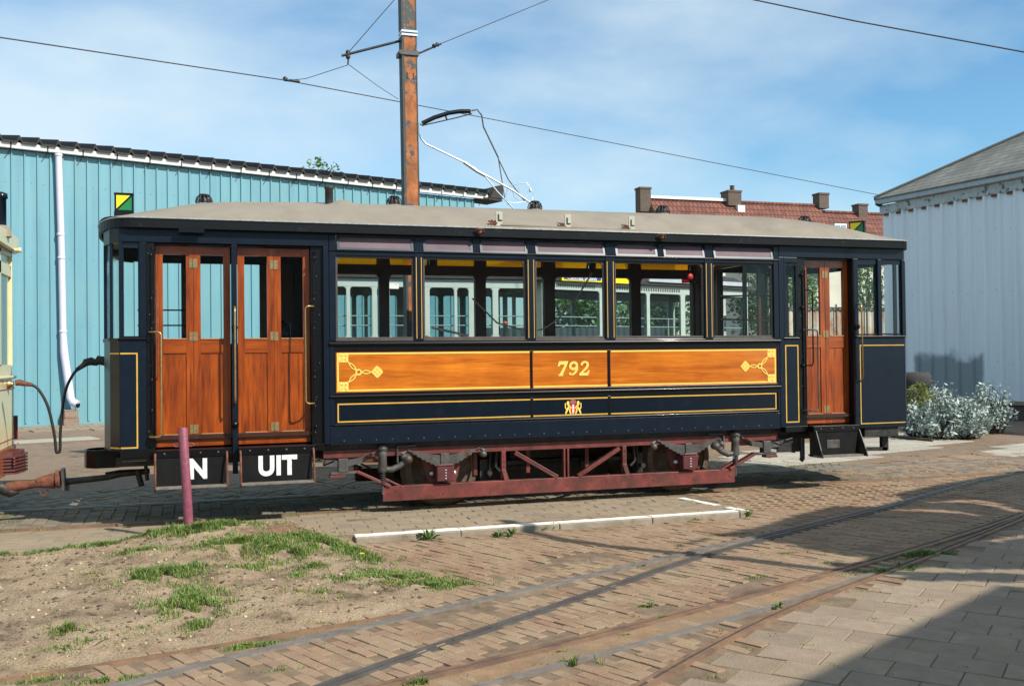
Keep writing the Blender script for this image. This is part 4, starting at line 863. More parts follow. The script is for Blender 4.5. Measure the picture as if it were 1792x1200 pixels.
wl_ = MB(); a = PY(1380, 500, .0)
rd = MB(); pp = PY(1225, 490, .06); rd.box(pp.x-.25, pp.x-.02, .041, .0425, pp.z-.04, pp.z+.01); rd.build('red_sticker', glass('red film', (.5,.03,.05), .0), T); rd2 = MB(); pp = PY(1207, 484, .06); rd2.lathe((pp.x,.040,pp.z),(0,-1,0),[(.036,-.001),(.036,.0),(0,.0005)],20); rd2.build('round_red_sticker', M['red'], T)
# far platform boards instead of doors
fw_ = MB(); fw_.box(PY(454,500,2.03).x, 1.357, 2.02, 2.05, 1.845, 2.81); fw_.build('far_partition', M['brown'], T); fw_ = MB(); fw_.box(PY(317,500,2.03).x, PY(329,500,2.03).x, 2.02, 2.06, 1.845, 2.81); fw_.build('far_post', M['brown'], T)
fp = MB(far); fp.box(-.345,1.178,.06,.09,.768,1.84); fp.box(7.115,7.785,.06,.09,.768,1.84); each(fp, 'gate_panel', M['navy'], T)
ub = MB(); ub.box(1.3, 6.8, .12, 1.98, .68, .745); ub.box(-.6, 1.3, .12, 1.98, .70, .76); ub.box(6.8, 8.5, .12, 1.98, .66, .71); ub.box(-.75,8.65,.55,.65,.56,.66); ub.box(-.75,8.65,1.45,1.55,.56,.66)
for x in (-.2, .9, 1.3, 6.8, 7.6): ub.box(x, x+.08, .2, 1.9, .58, .68)
ub.box(-.66, -.40, .03, .5, .66, .765); ub.box(7.95, 8.45, .03, .4, .60, .715)
ub.build('underframe', M['iron'], T)
# steps
def step(x0, x1, letters='', flare=0):
    zt, zb = .715, .405; y = -.12; s = MB()
    s.box(x0+.01, x1-.01, y, y+.02, zb+.02, zt-.025); o = s.build('step', mat('scuffed black board', (.007,.007,.007), .6, var=.5, spec=.2, dirt=(.06,.052,.042), dscale=18, dpos=(.66,.8)) if 'scuff' not in M else M['scuff'], T); M['scuff'] = o.data.materials[0]
    t = MB(); t.box(x0+.005, x1-.005, y-.10, y+.16, zb-.005, zb+.016); t.build('tread', mat('worn tread', (.17,.145,.12), .85, var=.4, scale=14), o, bevel=.003)
    t = MB(); t.box(x0-.02, x1+.02, y+.0, y+.14, zt-.02, zt+.055); t.build('step_head', M['black'], o, bevel=.004)
    h = MB()
    for x in (x0, x1):
        if flare:
            e = .0 if x == x0 else .03; h.prism([(x,y-.01,zt),(x,y+.12,zt),(x+e*.5,y+.12,zb-.01),(x+e*.5+.02,y-.12,zb-.01),(x+e*.5,y-.11,zb+.08)], (.012,0,0))
        else: h.tube([(x,y+.02,zt+.03),(x,y-.03,zt),(x,y-.05,zt-.06),(x,y-.09,zb+.02),(x,y-.06,zb-.02)], .011, 6)
    h.build('step_hanger', M['iron'] if flare else M['rust'], o)
    b = MB(); n = 4
    for i in range(n): b.lathe((x0+(i+.5)*(x1-x0)/n, y, zt+.02), (0,-1,0), [(.012,-.002),(.01,.008),(0,.011)], 8)
    b.build('bolt_heads', M['greyiron'], o)
    if letters: text(letters, .262, ((x0+x1)/2+(.0 if letters == 'UIT' else .03), y-.001, zb+.085), (1,0,0), (0,0,1), M['white'], o, 'lettering', .012, .0015, 'CENTER', .88, 1.08)
    return o
step(-.345, .325, 'IN'); step(.455, 1.172, 'UIT'); so2 = step(7.13, 7.745, '', 1)
pl = MB(); c = PY(1458, 778, -.12); pl.box(c.x-.09, c.x+.09, -.126, -.12, .50, .60); pl.build('cast_plate', M['greyiron'], so2, bevel=.003)
# truck
def truck(T_):
    t = MB(T_)
    t.box(1.921, 6.148, .085, .10, .125, .283); t.box(1.921, 6.148, .10, .17, .27, .283); t.box(1.921,6.148,.10,.17,.125,.138)
    t.box(1.3, 6.75, .10, .13, .605, .685)
    for x in (3.245, 4.70): t.box(x, x+.05, .095, .11, .40, .605); t.prism([(x,.095,.40),(x+.05,.095,.40),(x+.085,.085,.283),(x+.03,.085,.283)], (0,.014,0)); t.box(x+.002,x+.012,.11,.16,.30,.60)
    for x in (3.975, 4.02): t.box(x, x+.02, .09, .15, .283, .605)
    for x in (3.6, 4.32, 2.98): t.box(x, x+.045, .30, .32, .33, .605)
    t.bar((3.40,.105,.585), (3.90,.105,.29), .05, .045); t.bar((4.66,.105,.585), (4.15,.105,.29), .05, .045); t.bar((3.40,.082,.60), (3.90,.082,.305), .012, .012)
    for s, x0 in ((1, 1.98), (-1, 6.10)):
        t.bar((x0-s*.48,.11,.445), (x0-s*.33,.11,.455), .09, .022); t.bar((x0-s*.33,.11,.455), (x0+s*.02,.11,.285), .09, .03); t.box(min(x0-s*.62,x0-s*.46), max(x0-s*.62,x0-s*.46), .06, .16, .40, .43)
        t.bar((x0-s*.06,.11,.38), (x0+s*.14,.11,.275), .05, .02)
    for cx in (2.595, 5.535):
        for s in (-1, 1):
            t.prism([(cx+s*.10,.20,.285),(cx+s*.155,.20,.285),(cx+s*.245,.20,.60),(cx+s*.10,.20,.60)], (0,.02,0))
        t.box(cx-.10, cx+.10, .205, .215, .285, .60)
    for s, x0 in ((1, 1.3), (-1, 6.75)): t.box(min(x0,x0+s*.55), max(x0,x0+s*.55), .13, .17, .55, .67)
    o = t.build('truck_frame', M['oxide'], T, bevel=.003)
    rv = MB(T_)
    for i in range(9): rv.lathe((2.05+i*.5+random.uniform(-.06,.06), .085, .15+random.uniform(0,.09)), (0,-1,0), [(.009,-.001),(.008,.004),(0,.006)], 6)
    for i in range(5):
        for x in (3.27,4.725): rv.lathe((x, .095, .33+i*.055), (0,-1,0), [(.008,-.001),(.007,.004),(0,.006)], 6)
    rv.build('rivets', M['iron'], o)
    for cx in (2.595, 5.535):
        a = MB(T_); a.box(cx-.095, cx+.095, .03, .20, .315, .475); a.box(cx-.085, cx+.085, .02, .045, .475, .50); x_ = a.build('axle_box', mat('maroon axle box', (.10,.022,.022), .5, var=.3) if 'axb' not in M else M['axb'], T, bevel=.008); M['axb'] = x_.data.materials[0]
        b = MB(T_)
        for dx in (-.125, .125): b.lathe((cx+dx, .19, .39), (0,-1,0), [(.024,0),(.024,.04),(.012,.04),(.012,.06),(0,.062)], 6)
        for z in (.345,.375,.405,.435): b.lathe((cx, .03, z), (0,-1,0), [(.009,-.001),(.008,.006),(0,.008)], 6)
        b.build('nut', M['galv'], x_)
        s = MB(T_)                                         # leaf spring: stacked leaves
        for j in range(7):
            L = .40-.048*j; pts = []
            for k in range(-8, 9):
                u = k/8*L; pts.append((cx+u, .11, .585-.017*j+.075*(u/.40)**2))
            n = len(pts); vs = []
            for q in pts: vs += [(q[0],.075,q[2]+.008),(q[0],.15,q[2]+.008),(q[0],.15,q[2]-.008),(q[0],.075,q[2]-.008)]
            s.add(vs, [(i*4+c, i*4+(c+1)%4, i*4+4+(c+1)%4, i*4+4+c) for i in range(n-1) for c in range(4)]+[(0,1,2,3),(n*4-4,n*4-1,n*4-2,n*4-3)])
        so = s.build('leaf_spring', M['greyiron'], T); bk_ = MB(T_); bk_.box(cx-.045, cx+.045, .062, .165, .47, .61); bk_.build('spring_buckle', M['greyiron'], so, bevel=.004)
        br = MB(T_)
        for sg in (-1, 1): br.tube([(cx+sg*.40,.11,.665),(cx+sg*.44,.11,.62),(cx+sg*.47,.11,.63)], .022, 6); br.lathe((cx+sg*.44,.16,.585),(0,-1,0),[(.035,0),(.035,.09),(0,.095)],10)
        br.build('spring_hanger', M['greyiron'], T)
    for sg, x0 in ((1, 1.50), (-1, 6.58)):                # outer quarter springs, coil and curved arm
        s = MB(T_)
        for j in range(4):
            pts = [(x0+sg*u, z-.016*j) for u, z in ((-.36+.09*j,.625),(-.2,.585),(0,.565),(.2,.60),(.34-.04*j,.655))]
            vs = []
            for q in pts: vs += [(q[0],.07,q[1]+.008),(q[0],.14,q[1]+.008),(q[0],.14,q[1]-.008),(q[0],.07,q[1]-.008)]
            n = len(pts); s.add(vs, [(i*4+c, i*4+(c+1)%4, i*4+4+(c+1)%4, i*4+4+c) for i in range(n-1) for c in range(4)]+[(0,1,2,3),(n*4-4,n*4-1,n*4-2,n*4-3)])
        so = s.build('leaf_spring', M['greyiron'], T)
        k = MB(T_); k.box(x0-.05, x0+.05, .055, .155, .46, .60); k.box(x0-.13, x0+.13, .06, .15, .435, .462); k.build('spring_buckle', M['greyiron'], so, bevel=.004)
        c = MB(T_); cx = x0+sg*.42; c.tube([(cx+.028*math.cos(a*.7), .09+.028*math.sin(a*.7), .31+a*.0022) for a in range(0, 60)], .008, 6); c.build('coil_spring', M['iron'], T)
        h = MB(T_); h.lathe((cx,.09,.44),(0,0,1),[(.045,0),(.05,.03),(.045,.16),(.055,.2),(.03,.25)],12); h.tube([(cx,.09,.47),(cx+sg*.10,.09,.46),(cx+sg*.19,.09,.50),(cx+sg*.27,.09,.56)], [.03,.035,.034,.03], 8); h.lathe((cx+sg*.27,.12,.565),(0,-1,0),[(.045,0),(.045,.08),(0,.09)],12)
        h.lathe((cx,.14,.69),(0,-1,0),[(.05,0),(.05,.09),(0,.1)],12); h.tube([(cx+sg*.16,.08,.53),(cx+sg*.16,.08,.70),(cx+sg*.36,.08,.71)], .013, 6); h.tube([(cx,.09,.31),(cx,.09,.20)], .014, 6); h.build('spring_arm', M['greyiron'], T)
truck(None); truck(far)
for cx in (2.62, 5.53):
    for y, s in ((YR0, 1), (YR1-.06, -1)):
        w = MB(); yy = y-.04 if s > 0 else y+.10
        w.lathe((cx, yy, .42), (0, s, 0), [(.34,0),(.36,.0),(.405,.004),(.41,.01),(.415,.075),(.44,.085),(.445,.11),(.34,.112)], 40)
        w.lathe((cx, yy+s*.05, .42), (0, s, 0), [(.345,-.03),(.33,-.01),(.12,-.02),(.10,-.07),(.0,-.075)], 40); w.lathe((cx, yy+s*.06, .42), (0, s, 0), [(.0,.0),(.35,.0),(.35,.04)], 40); w.build('wheel', M['wheel'], T)
    a = MB(); a.tube([(cx,.2,.42),(cx,1.9,.42)], .055, 12); a.build('axle', M['iron'], T)
bg_ = MB()
for cx, s in ((2.62, 1), (5.53, -1)):
    bg_.tube([(cx+s*.52,.2,.36),(cx+s*.52,1.9,.36)], .03, 8); bg_.box(cx+s*.50-.06, cx+s*.50+.03, YR0-.04, YR0+.06, .27, .50); bg_.tube([(cx+s*.56,.30,.62),(cx+s*.54,.30,.30)], .018, 6); bg_.tube([(cx+s*.62,.26,.60),(cx+s*.60,.26,.42),(cx+s*.66,.26,.36)], .02, 6)
    bg_.tube([(cx+s*.74,.4,.44),(cx+s*1.0,.42,.45)], .035, 8)
bg_.tube([(3.1,.9,.40),(5.05,.9,.40)], .03, 8); bg_.tube([(3.2,1.2,.34),(5.0,1.2,.36)], .022, 8); bg_.tube([(3.3,.55,.38),(3.75,.55,.36)], .045, 8); bg_.tube([(4.35,.55,.38),(4.65,.55,.40)], .05, 8); bg_.box(3.6, 4.4, .9, 1.3, .3, .55); bg_.box(3.2,4.9,1.0,1.03,.15,.62); bg_.box(2.0,6.1,.14,.3,.64,.66)
bg_.build('brake_gear', M['iron'], T)
bh = MB()
for i, z in enumerate((.0,)):
    c = PY(165, 800, .75); pts = [(c.x+.25,.62,.66),(c.x+.02,.60,.66),(c.x-.07,.68,.66),(c.x-.10,.80,.66),(c.x-.07,.93,.66),(c.x+.02,1.0,.66),(c.x+.25,.98,.66)]
    bh.strip([(p_[0], p_[1]) for p_ in pts], .55, .735, -.015)
bh.build('buffer_hoop', M['black'], T)
cp = MB(); y = .85
def pl_(L, r): cp.tube([tuple(PY(a, b, y)) for a, b in L], r, 10)
pl_([(262,824),(210,828),(186,833),(185,835),(120,842),(88,842)], [.03,.04,.045,.032,.035,.03]); cp.tube([tuple(PY(240,822,.8)),tuple(PY(248,850,.8))], .03, 8); cp.tube([tuple(PY(255,815,.8)),tuple(PY(258,840,.8))], .02, 8)
cp.build('drawbar', M['iron'], T); cg = MB(); a = PY(112,838,y); cg.obox(a, (.015,0,0), (0,.08,0), (-.01,0,.11)); cg.obox(a+Vector((.02,0,-.09)), (.03,0,0), (0,.03,0), (0,0,.03)); cg.build('coupling_flange', M['greyiron'], T)
bl = MB()
for a0, b0 in (((255,800),(150,800)),): bl.bar(tuple(PY(258,802,.8)), tuple(PY(178,797,.8)), .12, .08)
bl.build('buffer_arm', M['iron'], T)
rb = MB(); a = PY(1516,760,.2); b = PY(1550,784,.2); rb.bar((a.x,.2,.60),(b.x,.2,.60), .06, .03); rb.bar((a.x-.05,.2,.435),(b.x,.2,.425), .06, .045); rb.box(b.x-.07, b.x+.02, .17, .23, .41, .64); rb.build('rear_buffer', M['iron'], T)
dp = MB(); a = PY(1404,790,.1); dp.tube([(a.x,.1,.62),(a.x,.1,.36),(a.x-.02,.1,.345)], .03, 8); dp.bar((6.55,.12,.56),(7.0,.12,.47), .03, .07); dp.box(6.75,7.1,.11,.13,.45,.62); dp.build('spring_bracket', M['iron'], T)
# ---------------------------------------------------------------- turquoise hall
BD = Vector((.943, .332, 0)).normalized(); BN = Vector((-BD.y, BD.x, 0)); BP = Vector((-3.32, 17.67, 0))
UB0 = -14.0; UB1 = (Vector((9.17, 22.06, 0))-BP).dot(BD)
def wl_(u, d, z): return BP+BD*u+BN*d+Vector((0, 0, z))          # d > 0 is behind the wall face
hall = thing('sheet_metal_hall', 'long turquoise ribbed metal hall with white gutter behind the trams', 'building', wl_(0, 5, 0))
def ribbed(u0, u1, z0, z1, pitch, prof, fn):
    us = []; u = u0
    while u < u1:
        for a, d in prof:
            if u+a*pitch <= u1: us.append((u+a*pitch, d))
        u += pitch
    us.append((u1, 0)); n = len(us); vs = [fn(a, d, z0) for a, d in us]+[fn(a, d, z1) for a, d in us]
    vs += [fn(a, .12, z0) for a, d in us]+[fn(a, .12, z1) for a, d in us]
    fs = [(i, i+1, n+i+1, n+i) for i in range(n-1)]+[(2*n+i, 3*n+i, 3*n+i+1, 2*n+i+1) for i in range(n-1)]
    m = MB(); m.add(vs, fs); return m
ribbed(UB0, UB1, .10, 7.02, .302, ((0,0),(.80,0),(.83,-.042),(.93,-.042),(.965,0.0)), wl_).build('ribbed_wall', M['bluewall'], hall)
m = MB(); m.prism([wl_(UB0,-.01,-.1), wl_(UB1,-.01,-.1), wl_(UB1,.1,-.1), wl_(UB0,.1,-.1)], (0,0,.2)); m.build('plinth', M['bluewall'], hall)
m = MB(); m.prism([wl_(UB1,.0,0), wl_(UB1,11,0), wl_(UB1-.1,11,0), wl_(UB1-.1,0,0)], (0,0,7)); m.prism([wl_(UB1,0,7), wl_(UB1,11,7), wl_(UB1,5.5,8.1)], BD*-.1); m.build('end_wall', M['bluewall'], hall)
g = MB()
for k in range(60):
    u0 = UB0+k*.86; u1 = min(u0+.845, UB1+.45)
    if u0 > UB1+.4: break
    pr = [(-.17,7.04),(-.185,7.18),(-.175,7.185),(-.04,7.185),(-.03,7.04)]
    g.prism([wl_(u0, d, z) for d, z in pr], BD*(u1-u0))
gu = g.build('gutter', M['whitemetal'], hall)
g = MB()
for k in range(60):
    u0 = UB0+k*.86-.0075
    if u0 > UB1+.4: break
    g.prism([wl_(u0, d, z) for d, z in ((-.172,7.03),(-.195,7.19),(-.03,7.20),(-.02,7.03))], BD*.028)
    g.bar(wl_(u0+.02,-.03,7.0), wl_(u0-.10,-.01,6.8), .02, .02)
each(g, 'gutter_bracket', M['greyiron'], gu)
r = MB(); us = []; u = UB0
while u < UB1+.35: us += [(u, 0), (u+.30, 0), (u+.345, .14), (u+.36, .15), (u+.43, 0)]; u += .455
n = len(us); rows = []
for d, z in ((-.24, 7.215), (5.5, 8.3)): rows += [wl_(a, d, z+h) for a, h in us]
for d, z in ((-.24, 7.165), (5.5, 8.25)): rows += [wl_(a, d, z+h*.65) for a, h in us]
r.add(rows, [(i, i+1, n+i+1, n+i) for i in range(n-1)]+[(2*n+i, 3*n+i, 3*n+i+1, 2*n+i+1) for i in range(n-1)]+[(i, 2*n+i, 2*n+i+1, i+1) for i in range(n-1)])
r.prism([wl_(UB0,5.5,8.3),wl_(UB1+.4,5.5,8.3),wl_(UB1+.4,11,7.2),wl_(UB0,11,7.2)], (0,0,-.04)); r.build('corrugated_roof', M['darksheet'], hall)
v = MB(); v.prism([wl_(UB1+.10,-.05,7.0), wl_(UB1+.40,-.32,7.0), wl_(UB1+.95,-.32,6.98), wl_(UB1+.95,.6,6.98), wl_(UB1+.10,.6,7.0)], (0,0,.07)); v.prism([wl_(UB1+.42,-.34,7.07),wl_(UB1+.97,-.34,7.07),wl_(UB1+.97,-.34,7.55),wl_(UB1+.75,-.34,7.5),wl_(UB1+.55,-.34,7.28)], BN*.9); v.build('verge_box', M['darksheet'], hall)
dpn = thing('downpipe', 'white plastic downpipe on the turquoise hall wall', 'pipe', wl_(0, -.12, 0))
d_ = MB(); w0 = (Vector((-3.29,17.68,0))-BP).dot(BD); w1 = (Vector((-3.06,17.76,0))-BP).dot(BD)
d_.tube([wl_(w0,-.12,7.0), wl_(w0+.06,-.12,4.6), wl_(w0+.09,-.12,2.4)], .085, 14); d_.tube([wl_(w0+.09,-.12,2.4), wl_(w0+.11,-.13,1.9), wl_(w0+.24,-.22,.72), wl_(w0+.29,-.26,.60), wl_(w0+.38,-.36,.55)], [.085,.10,.10,.10,.10], 14)
d_.build('pipe', M['pvc'], dpn); d_ = MB()
for z, q in ((6.95,.0),(4.9,.045),(4.3,.06),(2.4,.09)): d_.lathe(wl_(w0+q,-.12,z), (0,0,1), [(.09,0),(.098,.01),(.098,.06),(.09,.07)], 14)
d_.build('pipe_collar', M['pvc'], dpn); d_ = MB(); d_.lathe(wl_(w0+.385,-.365,.545), BD*.4-BN*.5, [(.0,.0),(.088,.002)], 14); d_.build('pipe_mouth', M['black'], dpn)
bb = MB(); bb.prism([wl_(w0+.05,-.35,-.02), wl_(w0+.42,-.35,-.02), wl_(w0+.42,-.05,-.02), wl_(w0+.05,-.05,-.02)], (0,0,.22)); bb.prism([wl_(w0+.07,-.33,.205), wl_(w0+.40,-.33,.205), wl_(w0+.40,-.06,.205), wl_(w0+.07,-.06,.205)], (0,0,.21))
tag(bb.build('brick_block', brickmat('old brick pier', (.25,.17,.12), (.19,.13,.10), (.3,.27,.22), .21, .07), bevel=.01), 'mossy brick block at the foot of the white downpipe', 'brick block')
# ---------------------------------------------------------------- peeling pole
pp = PY(718, 300, 3.0); PX, PYY = pp.x, 3.0; pw = .096
pole = thing('overhead_line_pole', 'tall steel pole with peeling grey and orange paint behind the tram roof', 'pole', (PX, PYY, 0))
z9 = PY(715, -60, 3.0).z; dxp = PY(713, 20, 3.0).x-PX; sl = dxp/(PY(713,20,3.0).z-pp.z)
q = MB(lambda p: Vector((p.x+sl*(p.z-pp.z), p.y, p.z)))
q.box(PX-pw, PX+pw, PYY-pw, PYY+pw, 0, z9); q.build('pole_shaft', M['peel'], pole, bevel=.006)
e = MB(lambda p: Vector((p.x+sl*(p.z-pp.z), p.y, p.z))); e.box(PX-pw-.012, PX-pw+.02, PYY-pw-.008, PYY+pw+.005, 0, z9-.01); e.box(PX+pw-.008, PX+pw+.006, PYY-pw-.006, PYY+pw, 0, z9-.02); e.build('pole_edge', mat('flaking grey edge', (.055,.06,.06), .7, var=.3, dirt=(.35,.11,.03), dscale=5, dpos=(.6,.63)), pole)
b = MB(); 
for py in (59, 65): zz = PY(713, py, PYY).z; b.box(PX+sl*(zz-pp.z)-pw-.016, PX+sl*(zz-pp.z)+pw+.016, PYY-pw-.016, PYY+pw+.016, zz-.014, zz+.014)
b.build('steel_band', M['galv'], pole)
b = MB(); zz = PY(713, 96, PYY).z; xx = PX+sl*(zz-pp.z); b.box(xx-pw-.05, xx+pw+.03, PYY-pw-.02, PYY+pw+.02, zz-.035, zz+.025); b.lathe((xx-pw-.05,PYY-pw-.03,zz-.06),(0,1,0),[(.035,0),(.035,.05)],8); b.build('pole_clamp', M['greyiron'], pole)
ar = MB(); a0 = PY(700, 72, PYY); a1 = PY(598, 98, PYY); ar.tube([a0, a1], .018, 8); jn = PY(609, 96, PYY); ar.lathe(jn-Vector((0,0,.06)), (0,0,1), [(.02,0),(.035,.03),(.02,.06),(.035,.09),(.02,.12)], 8); ar.tube([PY(610,92,PYY), PY(609,113,PYY)], .012, 6); ar.build('pole_arm', M['iron'], pole)
ar = MB(); a0 = PY(728, 96, PYY); a1 = PY(772, 77, PYY); ar.tube([a0, a1], .014, 6); ar.lathe(PY(757,82,PYY), (a1-a0), [(.02,0),(.035,.02),(.02,.05),(.034,.08),(.018,.1)], 8); ar.build('stay_insulator', M['iron'], pole)
text('1 1', .11, (xx-.06, PYY-pw-.004, PY(715,138,PYY).z-.02), (1,0,0), (0,0,1), M['iron'], pole, 'pole_number', .002)
def wire(name, label, pts, r=.008, grp='overhead wires', sag=.0):
    pts = [Vector(p) for p in pts]; o = []
    for a, b in zip(pts[:-1], pts[1:]):
        for i in range(12): t = i/12; o.append(a.lerp(b, t)-Vector((0,0,sag*4*t*(1-t))))
    o.append(pts[-1]); m = MB(); m.tube(o, r, 5); tag(m.build(name, M['wire']), label, 'wire', grp)
def DP(px, py, depth):
    v = ray(px, py); return CP+v*depth
KC = Vector((18.21, 12.54, 5.98))
wire('overhead_wire', 'long contact wire crossing the sky from top left to the pale blue shed', [DP(0,66,11.8)+(DP(0,66,11.8)-DP(500,141,15.6))*4, DP(0,66,11.8), DP(500,141,15.6), DP(840,205,20.2), KC], .009)
wire('overhead_wire', 'short wire at the top right corner of the sky', [DP(1500,38,13.2)+(DP(1280,-8,14)-DP(1500,38,13.2))*3, DP(1500,38,13.2), DP(1500,38,13.2)+(DP(1860,104,12.4)-DP(1500,38,13.2))*2], .010)
wire('stay_wire', 'thin stay wire rising from the pole to the upper right', [PY(771,77,PYY), PY(960,0,4.2), PY(1100,-60,5)], .006)
wire('stay_wire', 'thin stay wire rising from the pole arm to the pole top', [PY(610,92,PYY), PY(692,-2,PYY), PY(705,-30,PYY)], .006)
wire('stay_wire', 'thin wire from the hanger under the pole arm down left to the contact wire', [PY(609,114,PYY), PY(535,138,4.3), DP(503,141,15.6)], .005)
wire('stay_wire', 'thin wire from the hanger under the pole arm down right to the contact wire', [PY(611,114,PYY), DP(660,150,16.5), DP(697,174,18)], .005)
hc = MB(); hc.tube([DP(497,140,15.6), DP(524,143,15.75)], .022, 6); hc.lathe(DP(499,139,15.6), (0,0,1), [(.03,-.02),(.04,.02),(0,.05)], 6); tag(hc.build('wire_clamp', M['iron']), 'small dark clamp on the contact wire left of the pole', 'clamp')
# ---------------------------------------------------------------- service trams behind
def backtram(name, label, O, D, L, W_, wins, post, nroof=3.22, blind=False, cab=None):
    D = Vector(D).normalized(); Nn = Vector((-D.y, D.x, 0)); O = Vector(O)
    fn = lambda p: O+D*p.x+Nn*p.y+Vector((0,0,p.z)); t = thing(name, label, 'tram', tuple(O+D*L/2+Nn*W_/2))
    def mb(): return MB(fn)
    zs, zw, zc = 1.97, 2.76, 2.90
    for y0, y1 in ((0,.05),(W_-.05,W_)):
        b = mb(); b.box(0, L, y0, y1, .75, zs); b.box(0, L, y0, y1, zw, zc)
        ed = [0]+[e for w in wins for e in w]+[L]
        for i in range(0, len(ed), 2): 
            if ed[i+1]-ed[i] > .01: b.box(ed[i], ed[i+1], y0+.001, y1-.001, zs, zw)
        b.build('side_wall', post, t, bevel=.006)
        g = mb(); 
        for a, c in wins: g.box(a, c, (y0+y1)/2-.002, (y0+y1)/2+.002, zs, zw)
        g.build('pane', M['darkglass'], t)
        for a, c in wins:                                  # rounded corners and rods
            f = mb()
            for sx, cx in ((1, a), (-1, c)):
                for sz, cz in ((-1, zw), (1, zs)):
                    r_ = .05; f.prism([(cx, y0+.005, cz)]+[(cx+sx*(r_-r_*math.cos(R(q))), y0+.005, cz+sz*(r_-r_*math.sin(R(q)))) for q in range(0,91,18)], (0,.04,0))
            if y0 == 0:
                for z in (2.16, 2.31): f.tube([(a,-.01+.08,z),(c,-.01+.08,z)], .010, 5)
            f.build('window_trim', post, t)
    for x0, x1 in ((0,.05),(L-.05,L)):
        e = mb(); e.box(x0, x1, .052, W_-.052, .75, zs); e.box(x0, x1, .052, W_-.052, zw, zc); e.box(x0+.002, x1-.002, .052, .15, zs, zw); e.box(x0+.002, x1-.002, W_-.15, W_-.052, zs, zw); e.box(x0+.002,x1-.002,W_/2-.04,W_/2+.04,zs,zw); e.build('end_wall', post, t)
    r = mb(); pr = [(-.06,2.905),(W_+.06,2.905),(W_+.06,2.96),(W_*.8,nroof-.04),(W_/2,nroof),(W_*.2,nroof-.04),(-.06,2.96)]; r.prism([(-.08,y,z) for y, z in pr], (L+.16,0,0)); r.build('roof', M['darksheet'], t)
    i_ = mb(); i_.box(.1, L-.1, .1, W_-.1, .70, .745); i_.build('floor', M['iron'], t)
    s = mb()
    for k in range(int(L/.9)): s.box(.4+k*.9, .44+k*.9, .15, .7, 1.1, 1.75); s.box(.4+k*.9, .44+k*.9, W_-.7, W_-.15, 1.1, 1.75); s.box(.4+k*.9,.8+k*.9,.15,.7,1.06,1.1)
    s.build('seat', M['brown'], t)
    for cx in (L*.3, L*.7):
        for y in (.3, W_-.4): w = mb(); w.lathe((cx,y,.34),(0,1,0),[(0,0),(.30,0),(.34,.02),(.36,.08),(0,.09)],20); w.build('wheel', M['wheel'], t)
    u = mb(); u.box(.5, L-.5, .2, W_-.2, .35, .69); u.build('underframe', M['iron'], t)
    return t, mb
XA = PY(560, 500, 5).x
gA, mA = backtram('service_tram', 'pale grey green tram seen through the left windows, behind the peeling pole', (XA, 5, 0), (1,0,0), PY(936,500,5).x-XA, 2.1,
    [(.08,.40),(.46,.80),(.88,1.02),(1.08,1.35),(1.42,1.60),(1.72,2.12),(2.17,2.36),(2.45,2.76),(2.86,3.36)], M['greygreen'])
k = mA(); x0 = PY(845,500,5).x-XA
# right hand end of the pale tram: wire guards and an orange reflector
m_ = MB(); a = PY(884,565,4.98); m_.lathe((a.x,4.99,a.z),(0,-1,0),[(.03,0),(.03,.02),(0,.03)],10); m_.build('reflector', mat('orange reflector', (.6,.08,.02), .4), gA)
n_ = MB(); a = PY(770,575,4.9); n_.bar((a.x-.15,4.85,2.12),(a.x+.45,4.85,1.99), .05, .035); n_.build('mirror_arm', M['iron'], gA)
sg = MB(); a = PY(700,502,4.99); sg.box(a.x-.25,a.x-.02,4.985,4.998,a.z-.03,a.z+.05); sg.build('notice', M['white'], gA)
B0 = PY(945, 560, 5.0)
gB, mB = backtram('service_tram', 'grey tram with a yellow and blue destination blind, seen through the middle windows', (B0.x+.05, 5.03, 0), BD, 5.2, 2.1,
    [(.10,1.28),(1.42,2.42),(2.50,3.30),(3.42,4.3),(4.4,5.1)], M['greygreen'])
bl_ = mB(); bl_.box(.35, 2.15, -.10, -.04, 2.905, 3.01); o = bl_.build('destination_blind', M['yellow'], gB); b2 = mB(); b2.box(.40, 1.22, -.108, -.101, 2.935, 3.012); b2.build('blue_field', M['blueenamel'], o)
P_ = Vector((B0.x+.05, 5.03, 0))+BD*.46-BN*.112+Vector((0,0,2.925)); text('Centraal Station', .10, P_, BD, (0,0,1), M['white'], o, 'lettering', .002, .001)
b3 = mB(); b3.box(2.4, 5.1, -.09, -.05, 2.965, 3.04); b3.build('rain_strip', M['galv'], gB)
v_ = mB()
for k in range(26): v_.box(.15+k*.04, .165+k*.04, -.006, -.001, 2.80, 2.86); 
for k in range(30): v_.box(1.5+k*.06, 1.53+k*.06, -.006, -.001, 2.80, 2.86)
v_.build('vent_slots', M['greyiron'], gB)
# bow collector of the tram behind
bw = MB(); Yb = 6.1
def bp(*L): return [PY(a, b, Yb+(c if len(q_) > 2 else 0)) for q_ in L for a, b, c in [tuple(q_)+((0,) if len(q_) < 3 else ())]]
bw.tube(bp((733,215),(733,232),(737,243),(745,252),(812,284)), .016, 6); bw.tube(bp((812,284),(835,300),(850,308)), .03, 8); bw.tube(bp((845,304),(900,335),(938,362)), .017, 6); bw.tube(bp((828,292),(850,310),(870,335),(905,372)), .012, 6)
bw.build('bow_frame', M['galv'], gB)
bw = MB(); bw.tube(bp((825,194,.4),(835,192,.4),(843,202,.4),(846,222,.4),(872,276,.4)), .014, 6); bw.tube(bp((872,276,.4),(883,345,.4),(890,358,.3)), .010, 6); bw.tube(bp((872,278,.4),(890,315,.4),(918,352,.4)), .010, 6); bw.build('bow_frame', M['greyiron'], gB)
bw = MB(); bw.tube(bp((739,216),(760,206),(785,198),(805,195),(823,195)), .038, 8); bw.build('contact_strip', M['black'], gB)
